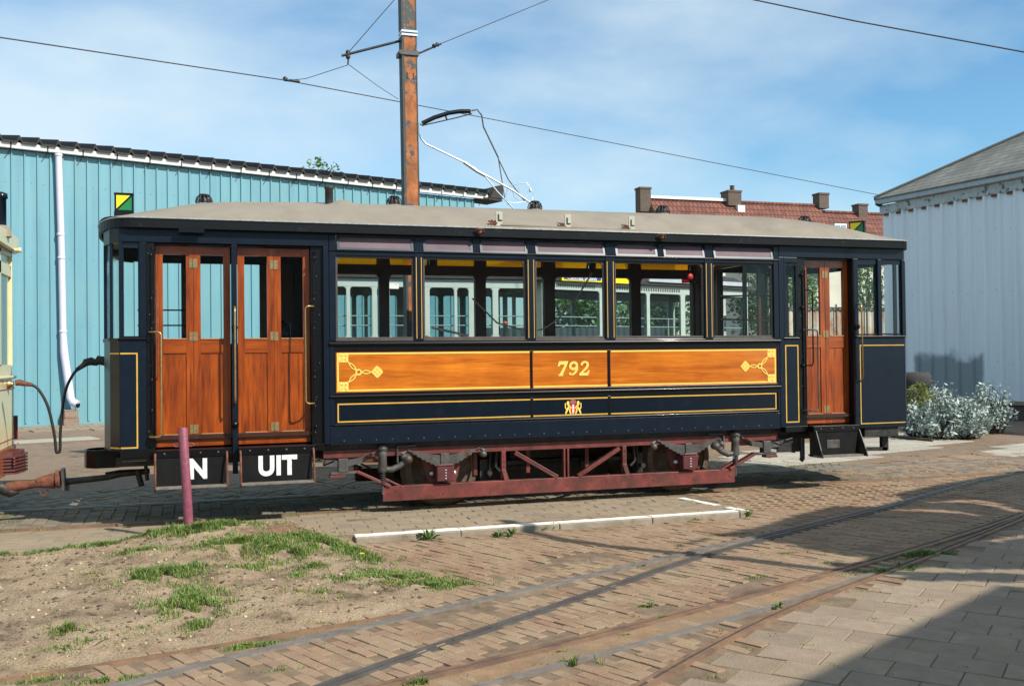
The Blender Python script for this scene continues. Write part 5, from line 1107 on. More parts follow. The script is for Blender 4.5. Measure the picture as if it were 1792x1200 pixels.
bw = MB(); bw.tube(bp((733,216),(739,220),(800,206),(826,199)), .011, 6); bw.tube(bp((779,200),(782,210)), .016, 6); bw.build('strip_carrier', M['iron'], gB)
bw = MB(); bw.tube(bp((888,330),(884,348),(896,356),(930,352),(935,340),(922,320),(915,320),(890,326)), .007, 5, closed=True); bw.lathe(PY(928,333,Yb),(0,0,1),[(.02,-.03),(.03,0),(.02,.03)],6); 
for px in (900, 912): bw.tube([PY(px-6,324,Yb),PY(px,345,Yb),PY(px+9,352,Yb),PY(px+12,335,Yb)], .006, 5)
bw.build('spring_cradle', M['galv'], gB)
base = MB(); a = PY(905,372,Yb); b = PY(945,368,Yb); base.bar((a.x,Yb,3.22),(a.x,Yb,a.z+.03), .05, .05, (1,0,0)); base.bar((b.x,Yb,3.22),(b.x,Yb,b.z+.03), .05, .05, (1,0,0)); base.box(a.x-.3,b.x+.3,Yb-.3,Yb+.3,3.16,3.28); base.build('bow_base', M['iron'], gB)
# ---------------------------------------------------------------- cream tram at the left
CT = thing('cream_tram', 'cream tram with brown bumper cut off by the left edge', 'tram', (-5.5, 1.05, 0))
xe = PY(24, 600, 1.72).x
def endpath(dx, y0=0.0, x_far=-9.2):
    P = []
    for k in range(9): a = R(k*90/8); P.append((xe+dx-.42+.42*math.sin(a)*1.0, .42-.42*math.cos(a)+y0))
    Q = [(p[0], 2.1-p[1]) for p in P[::-1]]
    return [(x_far, y0)]+P+Q+[(x_far, 2.1-y0)]
def zc(py, y=1.45, px=15): return PY(px, py, y).z
m = MB(); m.strip(endpath(0), zc(780), zc(668), .05); m.build('lower_body', M['cream'], CT)
m = MB(); m.strip(endpath(-.02), zc(668), zc(638), .05); m.build('waist', M['cream'], CT)
m = MB(); L = endpath(.012); m.tube([(p[0], p[1]-(.01 if p[1]<1 else -.01), zc(660)) for p in L], .018, 8); m.build('moulding', M['cream'], CT)
m = MB(); L = endpath(.004); m.tube([(p[0], p[1]-(.003 if p[1]<1 else -.003), zc(680)) for p in L], .006, 5); m.tube([(p[0], p[1]-(.003 if p[1]<1 else -.003), zc(768)) for p in L], .006, 5); m.build('red_line', mat('thin red line', (.45,.10,.04), .5), CT)
m = MB(); m.strip(endpath(-.02), zc(482), zc(462), .05); m.strip(endpath(-.02), zc(446), zc(436), .05); m.build('window_rail', M['cream'], CT)
m = MB()
for x in (xe-.09, xe-.62, xe-1.3, xe-2.2, xe-3.4, xe-4.6, xe-5.8, xe-7.0, -9.15):
    for y in (.06, 1.99) if x > xe-.1 else (.0, 2.05): m.box(x-.06, x+.0, y+(.03 if x>xe-.1 else 0), y+.05+(.03 if x>xe-.1 else 0), zc(640), zc(440))
m.box(xe-.05, xe-.02, 1.0, 1.1, zc(640), zc(440)); each(m, 'window_post', M['cream'], CT)
for q_ in (1, -1): m = MB(); L = [(p[0], p[1] if q_ > 0 else 2.1-p[1]) for p in endpath(-.012)[1:10]][2:8]; m.strip(L if q_ > 0 else L[::-1], zc(640), zc(440), .05); m.build('corner_pillar', M['cream'], CT)
m = MB(); m.strip(endpath(-.045), zc(640), zc(440), .004); m.build('pane', M['glass'], CT)
m = MB(); m.strip(endpath(.05, -.03), zc(437), zc(412), .06); m.build('roof_edge', M['cream'], CT, bevel=.004)
m = MB(); L = endpath(.04,-.02); 
vs = []; rings = ((1.0, zc(412)),(.86, zc(398)),(.6, zc(388)),(0.0, zc(384)))
for s_, z in rings: vs += [(xe-4.5+(p[0]-(xe-4.5))*(s_*.5+.5 if s_ else .5), 1.05+(p[1]-1.05)*max(s_,.001), z) for p in L]
n = len(L); m.add(vs, [(r_*n+i, r_*n+(i+1)%n, (r_+1)*n+(i+1)%n, (r_+1)*n+i) for r_ in range(3) for i in range(n)], True); m.build('roof', M['canvas'], CT)
m = MB(); a = PY(2, 360, 1.05); m.lathe((a.x,1.05,zc(396,1.05)),(0,0,1),[(.05,0),(.05,.28),(.065,.29),(.06,.34),(0,.36)],14); m.build('roof_lamp', M['navy'], CT); m = MB(); m.lathe((a.x,1.05,zc(415,1.05)),(0,0,1),[(.10,0),(.09,.1),(.05,.12)],14); m.build('lamp_foot', M['concrete'], CT)
m = MB(); a = PY(38, 438, 1.5); m.lathe((a.x-.09,1.5,a.z),(1,0,0),[(.022,0),(.02,.05),(.028,.06),(.028,.085),(0,.09)],10); m.build('marker_lamp', M['cream'], CT)
m = MB(); m.strip(endpath(.02,-.01), zc(825), zc(781), .06); m.build('brown_apron', mat('reddish brown enamel', (.30,.08,.03), .4, coat=.3), CT)
m = MB(); a = PY(34, 800, .5)
for k in range(6): m.strip([(xe+.0,.92),(xe+.13,.95),(xe+.18,1.15),(xe+.18,1.42),(xe+.0,1.48)], zc(822)+k*.034, zc(822)+k*.034+.018, .02)
m.strip([(xe-.0,.94),(xe+.10,.97),(xe+.15,1.15),(xe+.15,1.40),(xe+.0,1.45)], zc(822)+.01, zc(785), .02)
for k in range(3): m.lathe((xe+.12,.93,zc(800)+.03-.03*k),(0,-1,0),[(.014,0),(.01,.015),(0,.018)],8)
m.build('anti_climber', mat('maroon buffer', (.13,.04,.035), .55, var=.3, bump=.2), CT)
m = MB(); m.box(-9.1, xe-.05, .1, 2.0, .55, .6); m.build('floor', M['iron'], CT)
m = MB(); m.box(-8.9, xe-.3, .3, 1.8, .25, .548); m.build('underframe', M['iron'], CT)
for cx in (-6.8, -4.2):
    for y in (YR0-.02, YR1-.06): m = MB(); m.lathe((cx,y,.34),(0,1,0),[(0,0),(.30,0),(.34,.02),(.36,.08),(0,.09)],20); m.build('wheel', M['wheel'], CT)
m = MB(); a = PY(24,672,1.3); m.lathe((a.x-.06,1.3,a.z),(1,0,0),[(.045,0),(.045,.03),(.03,.04),(.03,.06)],10); m.build('socket', M['brass'], CT)
m = MB(); m.tube([PY(26,727,1.8),PY(26,768,1.8)], .03, 8); m.build('red_pipe', mat('dull red', (.25,.05,.04), .6), CT)
m = MB()
for L_, r_ in (([(0,856),(30,850),(64,846),(95,842)], [.05,.055,.04,.075]), ([(64,843),(80,841),(100,838)], [.045,.06,.07])): m.tube([tuple(PY(a,b,.85)) for a,b in L_], r_, 12)
m.lathe(PY(98,838,.85),(1,.0,.05),[(.09,0),(.095,.02),(.09,.04),(.05,.045)],14); 
m.tube([PY(68,858,.85),PY(72,866,.85),PY(80,868,.85),PY(84,856,.85)], .008, 5); m.tube([PY(36,852,.85),PY(35,858,.85)], .012, 5)
m.build('coupling_bar', M['rust'], CT)
m = MB(); m.tube([PY(0,852,.85),PY(20,862,.85),PY(34,860,.85)], [.07,.05,.02], 8); m.tube([(xe-.6,.85,.36), tuple(PY(0,856,.85))], .05, 8); m.build('coupling_root', M['iron'], CT)
# jumper cable
def spline(P, n=10):
    P = [Vector(p) for p in P]; Q = [P[0]*2-P[1]]+P+[P[-1]*2-P[-2]]; o = []
    for i in range(1, len(Q)-2):
        for k in range(n):
            t = k/n; a, b, c, d = Q[i-1:i+3]; o.append(.5*((2*b)+(c-a)*t+(2*a-5*b+4*c-d)*t*t+(3*b-a-3*c+d)*t**3))
    o.append(P[-1]); return o
jc = thing('jumper_cable', 'black cable hanging between the cream tram and the navy tram', 'cable', PY(100, 790, .8))
m = MB(); m.tube(spline([PY(a,b,.8) for a,b in ((54,672),(68,682),(84,712),(95,760),(98,788),(101,791),(105,786),(106,750),(113,690),(128,655),(145,640),(156,637))]), .0145, 8); m.build('cable', M['rubber'], jc)
m = MB(); m.tube([PY(a,b,.8) for a,b in ((27,670),(34,669),(42,671),(56,673))], [.03,.034,.028,.02], 10); m.build('plug', M['rust'], jc)
m = MB(); m.tube([PY(a,b,.8) for a,b in ((134,647),(146,639),(150,634),(160,632),(168,634),(172,630),(184,632))], [.02,.028,.04,.045,.038,.05,.05], 10); m.build('plug', M['rubber'], jc)
# ---------------------------------------------------------------- pale blue shed at the right
GD = Vector((-.122, .9925, 0)); GN = Vector((.9925, .122, 0)); G0 = Vector((18.2, 12.55, 0))
gl = lambda u, d, z: G0-GD*u+GN*d+Vector((0,0,z))
shed = thing('sheet_metal_shed', 'pale blue grey ribbed metal shed with a grey shingled roof at the right', 'building', gl(8, 6, 0))
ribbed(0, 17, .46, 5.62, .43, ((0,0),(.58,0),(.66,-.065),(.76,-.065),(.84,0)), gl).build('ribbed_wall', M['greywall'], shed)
m = MB(); m.prism([gl(0,0,.46), gl(0,14,.46), gl(.1,14,.46), gl(.1,.13,.46)], (0,0,5.2)); m.build('end_wall', M['greywall'], shed)
m = MB(); m.prism([gl(0,-.04,-.1), gl(17,-.04,-.1), gl(17,.2,-.1), gl(0,.2,-.1)], (0,0,.47)); m.build('brick_plinth', M['darkbrick'], shed)
m = MB(); m.prism([gl(-.02,-.09,.37), gl(17,-.09,.37), gl(17,.14,.37), gl(-.02,.14,.37)], (0,0,.09)); m.build('sill_course', M['concrete'], shed)
m = MB(); m.prism([gl(-.05,-.07,5.47), gl(17,-.07,5.47), gl(17,.05,5.47), gl(-.05,.05,5.47)], (0,0,.24)); m.build('peeling_fascia', mat('peeling fascia board', (.45,.48,.47), .7, var=.2, dirt=(.10,.11,.10), dscale=4, dpos=(.55,.6), stretch=(1,1,1)), shed)
m = MB()
for k in range(40): m.prism([gl(.1+k*.43,-.052,5.40), gl(.24+k*.43,-.052,5.40), gl(.24+k*.43,-.052,5.475), gl(.1+k*.43,-.052,5.475)], GN*-.01)
m.build('rust_stain_clip', M['rust'], shed)
m = MB(); m.prism([gl(-.08,-.20,5.74), gl(-.08,-.21,5.90), gl(-.12,-.07,5.91), gl(-.12,-.08,5.73)], -GD*17.3); m.build('gutter', mat('grey gutter', (.40,.44,.46), .5, var=.15), shed)
m = MB(); m.lathe(KC-Vector((.05,0,.25)), (-1,0,0), [(.04,0),(.06,.1),(.02,.2)], 8); m.build('wire_bracket', M['iron'], shed)
PT = .56; E0 = gl(-.10,-.22,5.90)
def hipz(): return None
A_ = E0; Bv = gl(17.3,-.22,5.90); H = 6.5
r0 = gl(H-.10, H-.22, 5.90+PT*H); r1 = gl(17.3, H-.22, 5.90+PT*H)
m = MB(); m.prism([A_, Bv, r1, r0], (0,0,-.05)); ro = m.build('roof', M['slate'], shed); far0 = gl(-.14, 2*H-.22, 5.90)
m = MB(); m.prism([A_, r0, far0], (0,0,-.05)); m.build('hip_face', M['slate'], shed)
m = MB(); m.tube([A_+Vector((0,0,.02)), r0+Vector((0,0,.02))], .05, 6); m.build('hip_ridge', mat('hip capping', (.12,.12,.105), .9), shed)
HIPDBG = r0
# dark patch of repainted sheet near the shrubs
dk = MB(); 
us = [1.15+i*.05 for i in range(40)]
# ---------------------------------------------------------------- row houses
Yh = 52.0
def HX(px, py, y=Yh): p = PY(px, py, y); return p
a = HX(1134, 348, Yh+4); b = HX(1432, 357, Yh+4); zr = a.z; xl = a.x; xr = b.x; xr2 = HX(1620, 372, Yh+4).x; zr2 = HX(1505, 374, Yh+4).z
def house(name, label, x0, x1, zr, ze, gable=True):
    t = thing(name, label, 'house', ((x0+x1)/2, Yh+4, 0), 'row houses beyond the yard')
    w = MB(); w.box(x0, x1, Yh, Yh+8, 0, ze); w.prism([(x0,Yh,ze),(x0,Yh+8,ze),(x0,Yh+4,zr-.1)], (.3,0,0)); w.build('wall', M['plaster'] if not gable else mat('brown gable brick', (.13,.085,.065), .9, var=.15, scale=4), t)
    f = MB(); f.box(x0+.05, x1-.05, Yh-.06, Yh, 0, ze-.05); f.build('render_front', M['plaster'], t)
    r = MB(); r.prism([(x0+.05,Yh-.35,ze-.3),(x1,Yh-.35,ze-.3),(x1,Yh+4,zr),(x0+.05,Yh+4,zr)], (0,0,-.12)); r.prism([(x0+.05,Yh+8.35,ze-.3),(x1,Yh+8.35,ze-.3),(x1,Yh+4,zr-.002),(x0+.05,Yh+4,zr-.002)], (0,0,-.12)); r.tube([(x0+.05,Yh+4,zr+.03),(x1,Yh+4,zr+.03)], .13, 8); r.build('roof', M['tiles'], t)
    for k in range(int((x1-x0)/2.2)):
        for z in (3.2, 6.0):
            g = MB(); x = x0+1+k*2.2; g.box(x, x+1.1, Yh-.10, Yh-.061, z, z+1.3); wf = g.build('window', M['white'], t); q = MB(); q.box(x+.08, x+.51, Yh-.11, Yh-.101, z+.08, z+1.22); q.box(x+.59, x+1.02, Yh-.11, Yh-.101, z+.08, z+1.22); q.build('pane', mat('dark pane', (.03,.035,.04), .1) if 'dp' not in M else M['dp'], wf); M['dp'] = bpy.data.materials['dark pane']
    return t
zeh = 9.0
h1 = house('row_house', 'left row house with a red tiled roof and dark gable', xl, HX(1284,350,Yh+4).x, zr, zeh); h2 = house('row_house', 'middle row house with a red tiled roof between two chimneys', HX(1284,350,Yh+4).x, xr, zr, zeh); h3 = house('row_house', 'lower row house at the right with a white dormer', xr, xr2, zr2, zeh)
brn = mat('chimney brick', (.12,.09,.07), .95, var=.2, scale=6)
def chim(px0, px1, py0, py1, t, y=Yh+4):
    a = HX(px0, py0, y); b = HX(px1, py1, y); m = MB(); w = (b.x-a.x)/2; m.box(a.x, b.x, y-w, y+w, b.z, a.z); m.box(a.x-.05, b.x+.05, y-w-.05, y+w+.05, a.z-.12, a.z+.02); o = m.build('chimney', brn, t); return a, b, o
chim(1116, 1135, 329, 372, h1); a, b, o = chim(1268, 1291, 335, 362, h1); m = MB(); m.lathe(((a.x+b.x)/2+.1, Yh+4, a.z), (0,0,1), [(.2,0),(.16,.4),(.22,.45),(0,.5)], 8); m.build('chimney_pot', brn, o)
m = MB(); m.box(b.x-.45, b.x+.15, Yh+3.2, Yh+4.2, b.z-.9, b.z-.0); m.build('lead_flashing', M['white'], h2)
chim(1428, 1445, 339, 366, h2); chim(1497, 1513, 358, 384, h3)
m = MB(); m.box(xl+.1, HX(1283,350,Yh+4).x-.1, Yh+3.8, Yh+4.2, zr+.03, zr+.24); m.build('white_ridge', M['white'], h1)
a = HX(1461, 391, Yh+1.6); b = HX(1482, 406, Yh+1.6); m = MB(); m.box(a.x, b.x, Yh+1.6, Yh+3.6, b.z, a.z); do = m.build('dormer', M['white'], h3); m = MB(); w = (b.x-a.x); m.box(a.x+.08, a.x+w/2-.05, Yh+1.57, Yh+1.60, b.z+.1, a.z-.12); m.box(a.x+w/2+.05, b.x-.08, Yh+1.57, Yh+1.60, b.z+.1, a.z-.12); m.build('pane', mat('bluish pane', (.25,.33,.4), .2), do)
# cream house seen through the end platform
a = PY(1405, 440, 38); b = PY(1502, 540, 38); t = thing('cream_house', 'cream rendered house seen through the glass of the right door', 'house', ((a.x+b.x)/2, 40, 0)); m = MB(); m.box(a.x-1.5, b.x+.4, 38, 44, 0, PY(1450,452,38).z); m.build('wall', M['plaster'], t); m = MB(); c = PY(1424, 486, 38); m.box(c.x-.5, c.x+.5, 37.95, 37.999, c.z-.5, c.z+.4); wf = m.build('window', M['white'], t); m = MB(); m.box(c.x-.42, c.x+.42, 37.93, 37.949, c.z-.42, c.z+.32); m.build('pane', M['dp'], wf)
m = MB(); zt = PY(1450,452,38).z; m.prism([(a.x-1.8,37.6,zt),(b.x+.6,37.6,zt),(b.x+.6,41,zt+1.2),(a.x-1.8,41,zt+1.2)], (0,0,.15)); m.build('roof', M['darksheet'], t)
# ---------------------------------------------------------------- fence, trees, shrubs
fe = thing('corrugated_fence', 'rust streaked white corrugated fence seen through the right platform windows', 'fence', (17, 22, 0)); zf = PY(1470, 540, 20).z
fp0 = PY(1350, 560, 20).x; fp1 = PY(1560, 560, 20).x
rb_ = ribbed(0, fp1-fp0, -.05, zf, .22, ((0,0),(.3,-.03),(.6,-.03),(.85,0)), lambda u, d, z: Vector((fp0+u, 20+d, z))); rb_.build('sheet', M['rustfence'], fe); m = MB(); m.tube([(fp0,19.9,zf+.02),(fp1,19.9,zf+.02)], .035, 6)
for k in range(5): m.tube([(fp0+k*1.3,19.9,0),(fp0+k*1.3,19.9,zf+.15)], .03, 6)
m.build('fence_rail', M['iron'], fe)
dkf = ribbed(0, 14, -.05, 2.9, .3, ((0,0),(.3,-.03),(.6,-.03),(.85,0)), lambda u, d, z: Vector((6.2+u, 30+d, z))); tag(dkf.build('dark_fence', mat('dark grey sheet', (.06,.08,.085), .7, var=.2)), 'dark grey sheet fence in the distance behind the trams', 'fence')
leaf1 = mat('spring leaves', (.10,.19,.035), .55, isl=.4, var=.2); leaf2 = mat('dark leaves', (.045,.095,.025), .6, isl=.4)
def leafy(mb, c, rx, ry, rz, n, s, rn):
    for i in range(n):
        while True:
            p = Vector((rn.uniform(-1,1), rn.uniform(-1,1), rn.uniform(-1,1)))
            if .25 < p.length < 1 and noise.noise(Vector((p.x*2.3+c.x, p.y*2.3, p.z*2.3))) > -.18+.35*(p.length-.6): break
        q = Vector((c.x+p.x*rx, c.y+p.y*ry, c.z+p.z*rz)); u = Vector((rn.gauss(0,1), rn.gauss(0,1), rn.gauss(0,.7))).normalized(); w = u.cross(Vector((rn.gauss(0,1), rn.gauss(0,1), rn.gauss(0,1)))).normalized(); k = s*rn.uniform(.6,1.3)
        mb.add([q-u*k, q+w*k*.45, q+u*k, q-w*k*.45], [(0,1,2,3)])
def tree(x, y, h, r, label, m_, n=2500, s=.10, seed=1, cz=.62):
    rn = random.Random(seed); t = thing('tree', label, 'tree', (x, y, 0), 'trees beyond the yard'); k = MB(); k.tube([(x,y,0),(x+.05,y,h*.3),(x-.03,y,h*.6),(x,y,h*.85)], [.14*h/5,.11*h/5,.07*h/5,.02], 8)
    for i in range(9):
        a = rn.uniform(0,6.28); z = h*rn.uniform(.3,.65); k.tube([(x,y,z),(x+math.cos(a)*r*.4,y+math.sin(a)*r*.4,z+h*.12),(x+math.cos(a)*r*.75,y+math.sin(a)*r*.75,z+h*.25)], [.05*h/5,.03*h/5,.01], 6)
    k.build('trunk', M['bark'], t); c = MB(); leafy(c, Vector((x,y,h*cz)), r, r, h*(1-cz), int(n*.6), s, rn)
    for i in range(7):
        a = rn.uniform(0,6.28); q = rn.uniform(.4,.8); leafy(c, Vector((x+math.cos(a)*r*q, y+math.sin(a)*r*q, h*rn.uniform(.4,.8))), r*.45, r*.45, h*.16, int(n*.07), s, rn)
    c.build('crown', m_, t)
a = PY(1520, 500, 27); tree(a.x, 27, 6.6, 1.0, 'slim light green tree seen through the right platform window', leaf1, 2600, .09, 3)
a = PY(1385, 500, 29); tree(a.x, 29, 6.4, 1.3, 'green tree seen through the narrow window left of the right door', leaf1, 2600, .10, 5)
a = PY(1335, 520, 26); tree(a.x, 26, 5.6, 1.5, 'green bushy tree seen through the last side window', leaf2, 2600, .10, 8)
a = PY(1050, 540, 33); tree(a.x, 33, 5.5, 2.6, 'broad green tree far behind the grey tram', leaf1, 3200, .14, 9, .55)
a = PY(1150, 540, 36); tree(a.x, 36, 5.6, 2.4, 'second broad green tree far behind the grey tram', leaf2, 2600, .14, 12, .55)
a = PY(560, 300, 38); tree(a.x, 38, PY(560,286,38).z+.35, 1.5, 'treetop just showing above the turquoise hall roof', leaf1, 3000, .12, 15, .80)
silver = mat('silver leaves', (.37,.45,.41), .6, isl=.3, var=.1); 
def silverbush(px, py, w, h, label, seed, n=2300):
    rn = random.Random(seed); b = PZ(px, py, 0); t = thing('silver_shrub', label, 'shrub', b, 'silver leaved shrubs by the shed'); st = MB(); lf = MB()
    for i in range(int(n/26)):
        a = rn.uniform(0,6.28); q = rn.random()**.6; x = b.x+math.cos(a)*w*q*1.1; y = b.y+math.sin(a)*w*.8*q; hh = h*(1-.6*q*q)*rn.choice((.5,.7,.85,.95,1.0,1.08)); tip = Vector((x+math.cos(a)*.12*q, y+math.sin(a)*.12*q, hh)); b0 = Vector((b.x+(x-b.x)*.6, b.y+(y-b.y)*.6, 0)); st.tube([b0, (b0+tip)/2+Vector((0,0,.05)), tip], [.008,.006,.003], 4)
        for k in range(26):
            f = rn.uniform(.25, 1.03); p = b0.lerp(tip, f)+Vector((rn.gauss(0,.03), rn.gauss(0,.03), rn.gauss(0,.02))); u = Vector((rn.gauss(0,1), rn.gauss(0,1), rn.gauss(.5,.6))).normalized(); v_ = u.cross(Vector((rn.gauss(0,1), rn.gauss(0,1), rn.gauss(0,1)))).normalized(); k_ = rn.choice((.02,.03,.045,.06,.085))*rn.uniform(.8,1.2)
            lf.add([p, p+u*k_*.6+v_*k_*.30, p+u*k_*1.3, p+u*k_*.6-v_*k_*.30], [(0,1,2,3)])
    st.build('stem', M['bark'], t); lf.build('foliage', silver, t)
silverbush(1612, 765, .42, .66, 'low silver leaved shrub next to the navy tram end', 1)
silverbush(1655, 768, .48, .88, 'silver leaved shrub, second from the navy tram end', 2, 3000)
silverbush(1690, 767, .42, .78, 'silver leaved shrub in the middle right of the row by the shed', 3, 2600)
silverbush(1728, 758, .50, .95, 'tallest silver leaved shrub, farthest right by the shed', 4, 3200)
silverbush(1640, 752, .5, .95, 'silver leaved shrub behind the others against the dark shed sheet', 6, 2300)
t = thing('green_shrub', 'small yellow green shrub among the silver shrubs beside the tram', 'shrub', PZ(1612, 752, 0)); c = MB(); b = PZ(1612, 755, 0); leafy(c, b+Vector((0,0,.68)), .32, .25, .38, 900, .035, random.Random(4)); c.build('foliage', mat('olive leaves', (.17,.20,.04), .5, isl=.35), t); st = MB(); st.tube([b, b+Vector((0,0,.6))], .015, 6); st.build('stem', M['bark'], t)
t = MB(); b = PZ(1600, 745, 0)
tw = thing('stone_roller', 'dark weathered round stones stacked behind the silver shrubs beside the tram', 'stone', b); t.lathe(b, (0,0,1), [(0,0),(.40,.0),(.46,.10),(.46,.75),(.42,.84),(.3,.86)], 22); t.build('lower_stone', M['tyre'], tw); t = MB(); t.lathe(b+Vector((-.03,0,.86)), (0,0,1), [(0,0),(.36,.0),(.40,.08),(.40,.26),(.34,.34),(0,.35)], 22); t.build('upper_stone', M['tyre'], tw)
lg = MB(); lg.tube([PZ(1560,763,.03), PZ(1632,770,.03)], .03, 6); tag(lg.build('edging_log', M['bark']), 'thin dark log lying in front of the silver shrubs', 'log')
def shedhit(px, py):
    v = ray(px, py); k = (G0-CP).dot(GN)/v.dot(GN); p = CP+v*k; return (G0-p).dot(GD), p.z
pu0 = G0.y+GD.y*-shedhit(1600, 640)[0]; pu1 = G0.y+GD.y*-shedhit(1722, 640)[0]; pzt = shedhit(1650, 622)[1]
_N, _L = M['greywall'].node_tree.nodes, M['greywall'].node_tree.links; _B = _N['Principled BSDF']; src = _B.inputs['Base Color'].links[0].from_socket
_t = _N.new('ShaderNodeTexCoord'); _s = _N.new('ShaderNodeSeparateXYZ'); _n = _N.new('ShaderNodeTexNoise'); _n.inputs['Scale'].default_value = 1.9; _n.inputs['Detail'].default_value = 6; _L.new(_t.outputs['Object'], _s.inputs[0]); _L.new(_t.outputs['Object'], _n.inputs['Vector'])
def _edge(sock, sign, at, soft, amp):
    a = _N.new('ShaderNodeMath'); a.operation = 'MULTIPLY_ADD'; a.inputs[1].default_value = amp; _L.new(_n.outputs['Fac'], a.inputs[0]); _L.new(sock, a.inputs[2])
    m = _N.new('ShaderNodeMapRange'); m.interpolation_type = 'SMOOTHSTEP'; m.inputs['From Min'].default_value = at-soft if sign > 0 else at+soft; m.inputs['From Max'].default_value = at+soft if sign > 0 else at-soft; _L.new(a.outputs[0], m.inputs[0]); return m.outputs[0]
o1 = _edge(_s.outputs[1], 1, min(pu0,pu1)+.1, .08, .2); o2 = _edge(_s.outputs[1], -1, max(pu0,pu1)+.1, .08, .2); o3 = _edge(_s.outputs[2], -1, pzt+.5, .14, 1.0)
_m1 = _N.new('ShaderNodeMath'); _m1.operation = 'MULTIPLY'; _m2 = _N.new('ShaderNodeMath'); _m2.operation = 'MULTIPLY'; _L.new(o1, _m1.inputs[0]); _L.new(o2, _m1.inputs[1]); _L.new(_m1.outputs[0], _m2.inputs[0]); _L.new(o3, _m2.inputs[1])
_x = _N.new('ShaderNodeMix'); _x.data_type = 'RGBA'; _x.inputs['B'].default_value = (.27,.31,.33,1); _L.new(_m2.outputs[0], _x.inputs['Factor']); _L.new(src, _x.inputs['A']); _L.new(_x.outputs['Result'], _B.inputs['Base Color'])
sc_ = MB()
for z in (1.35, 3.1, 4.6):
    for k in range(38): sc_.lathe(gl(.15+k*.43, -.0005, z+.03*((k*7)%3)), -GN, [(.009,0),(.008,.006),(0,.008)], 6)
tag(sc_.build('fixing_screws', M['iron'], shed), kind='stuff')
sc_ = MB()
for z in (.9, 2.55, 4.3, 6.2):
    for k in range(90): sc_.lathe(wl_(UB0+.12+k*.302, -.0005, z+.02*((k*5)%3)), -BN, [(.009,0),(.008,.006),(0,.008)], 6)
tag(sc_.build('fixing_screws', M['iron'], hall), kind='stuff')
sm_ = MB(); 0 and sm_.prism([wl_(UB0, -.043, 3.46), wl_(UB1, -.043, 3.46), wl_(UB1, -.043, 3.475), wl_(UB0, -.043, 3.475)], BN*.041); 0
# ---------------------------------------------------------------- plum post
b = PZ(331, 930, .08); tp = PY(320, 748, b.y)
post = thing('marker_post', 'faded plum coloured steel post standing in the grass of the sand mound', 'post', b)
m = MB(); m.tube([b-(tp-b)*.15, b, b.lerp(tp,.5), tp-Vector((0,0,.012)), tp], [.042,.042,.0415,.041,.034], 20); m.build('post_tube', M['pink'], post)
m = MB(); c = b.lerp(tp, .835); 
for s in (-1, 1):
    m.tube([c+Vector((s*(.035+.052*k_), 0, .014*w_)) for k_, w_ in ((0,1),(.6,1.1),(1,.6),(1.1,0),(1,-.6),(.6,-1.1),(0,-1))], .0045, 6)
m.build('chain_eye', M['pink'], post)
# ---------------------------------------------------------------- depot building behind the photographer, added casters shaping the foreground shade
def caster(name, label, H, poly, th=.12, holes=()):
    pass
Hc = 4.6
P2 = [(1176,956),(1218,942),(1340,917),(1400,898),(1500,877),(1650,850),(1792,826),(2100,790),(2300,900),(1900,1000),(1792,1003),(1560,1003),(1440,992),(1446,985),(1520,995),(1440,975),(1330,950),(1240,945)]
P2 = [(1178,957),(1218,944),(1340,918),(1400,898),(1500,878),(1650,851),(1792,828),(2100,780),(2300,900),(1900,997),(1792,997),(1700,996),(1620,994),(1560,1000),(1500,1001),(1440,985),(1500,985),(1520,975),(1440,965),(1340,945),(1250,936),(1210,952)]
Hl = [[(1462,886),(1500,871),(1560,869),(1585,875),(1530,887)], [(1534,892),(1617,891),(1680,896),(1735,906),(1680,900),(1617,895.5)], [(1617,880),(1660,876),(1700,875.5),(1745,883),(1792,898),(1790,901),(1740,889),(1695,880)], [(1660,976),(1690,974),(1685,977),(1665,979)], [(1720,945),(1792,935),(1792,941),(1740,949)]]
ca = MB(); gp = [PZ(a, b, LOW) for a, b in P2]; gpoly = [(p.x, p.y) for p in gp]; hp = [[(q.x, q.y) for q in [PZ(a, b, LOW) for a, b in h_]] for h_ in Hl]
gp3 = G([(1560,1010),(1600,1004),(1700,1003),(1792,1005),(1860,1003),(1860,1022),(1792,1019),(1700,1018),(1600,1017)])
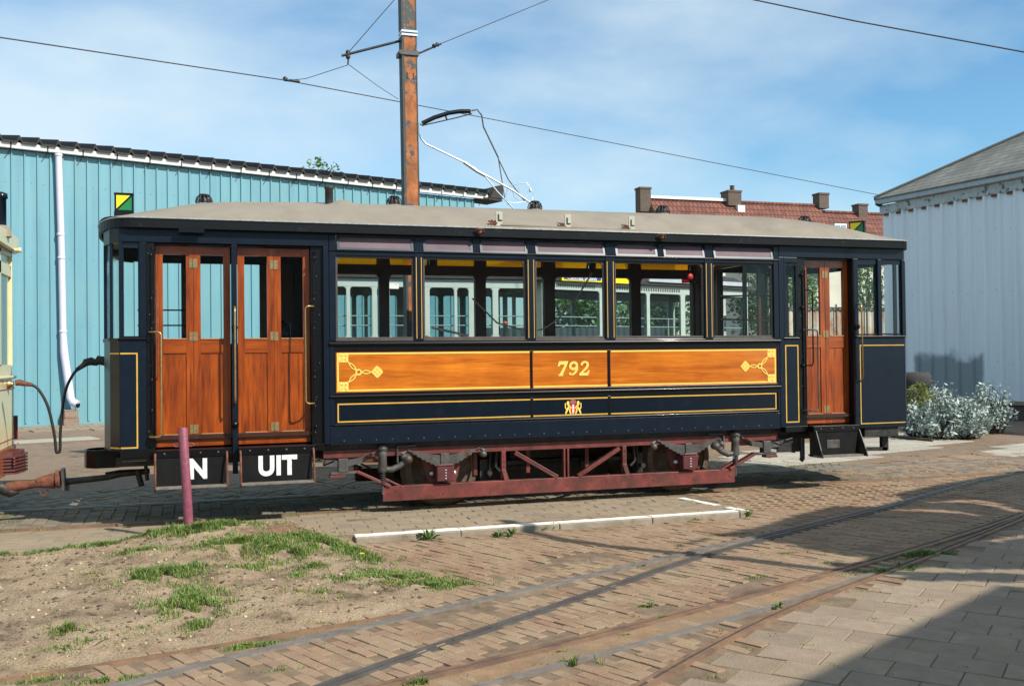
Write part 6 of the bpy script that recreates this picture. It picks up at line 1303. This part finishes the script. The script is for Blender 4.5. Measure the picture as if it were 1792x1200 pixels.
x0, x1 = min(p[0] for p in gpoly), min(26, max(p[0] for p in gpoly)); y0, y1 = min(p[1] for p in gpoly+gp3), max(p[1] for p in gpoly); cs = .07
y = y0
while y < y1:
    x = x0; run = None
    while x < x1+cs:
        ins = x < x1 and (inpoly(x, y, gpoly) or inpoly(x, y, gp3)) and not any(inpoly(x, y, h_) for h_ in hp)
        if ins and run is None: run = x
        if not ins and run is not None:
            o = Vector((0,0,LOW))-LK*(Hc-LOW)*1.0; ca.box(run-LK.x*(Hc-LOW), x-LK.x*(Hc-LOW), y-LK.y*(Hc-LOW)-cs*.52, y-LK.y*(Hc-LOW)+cs*.52, Hc, Hc+.02); run = None
        x += cs
    y += cs
cn = thing('shade_occluder', 'added sheet canopy standing beside the photographer, out of the picture', 'occluder', (14, -6, 0)); ca.build('occluder_sheet', M['darksheet'], cn)  # added sheet, outlined from the wanted shade so it falls on the paving
m = MB()
for x, y in ((15,-6),(20,-6),(15,-10)): m.box(x, x+.15, y, y+.15, 0, Hc-.01)
m.build('occluder_post', M['iron'], cn)
cv = [(2.95,-.80),(3.11,-1.3),(3.3,-1.85),(3.61,-2.32),(4.0,-2.74),(4.27,-3.05),(4.59,-3.5),(4.9,-3.85),(5.6,-4.3)]
m = MB(); m.tube(spline([(x-LK.x*4.7, y-LK.y*4.7, 4.65) for x, y in cv]), [.075]*(8*10+1), 8); tag(m.build('band_caster', M['rubber']), 'added thick tube casting the curved shade band, out of the picture', 'cable')  # added tube, bent to throw the curved dark band on the bricks
Hb = 5.0; c0 = PZ(1748, 1023, LOW); c1 = PZ(1380, 1200, LOW); C0 = Vector((c0.x-LK.x*(Hb-LOW), c0.y-LK.y*(Hb-LOW), 0)); e1 = (c1-c0).normalized()
e2 = Vector((.90, -.43, 0)).normalized(); e2 = (PZ(1792,1026.5,LOW)-c0).normalized()
m = MB(); L1, L2 = 14, 9; m.prism([C0, C0+e2*L2, C0+e2*L2+e1*L1, C0+e1*L1], (0,0,Hb)); dh = m.build('depot_hall', M['plaster']); tag(dh, 'plain depot building behind the photographer, out of the picture', 'building')
SC.cycles.samples = 96
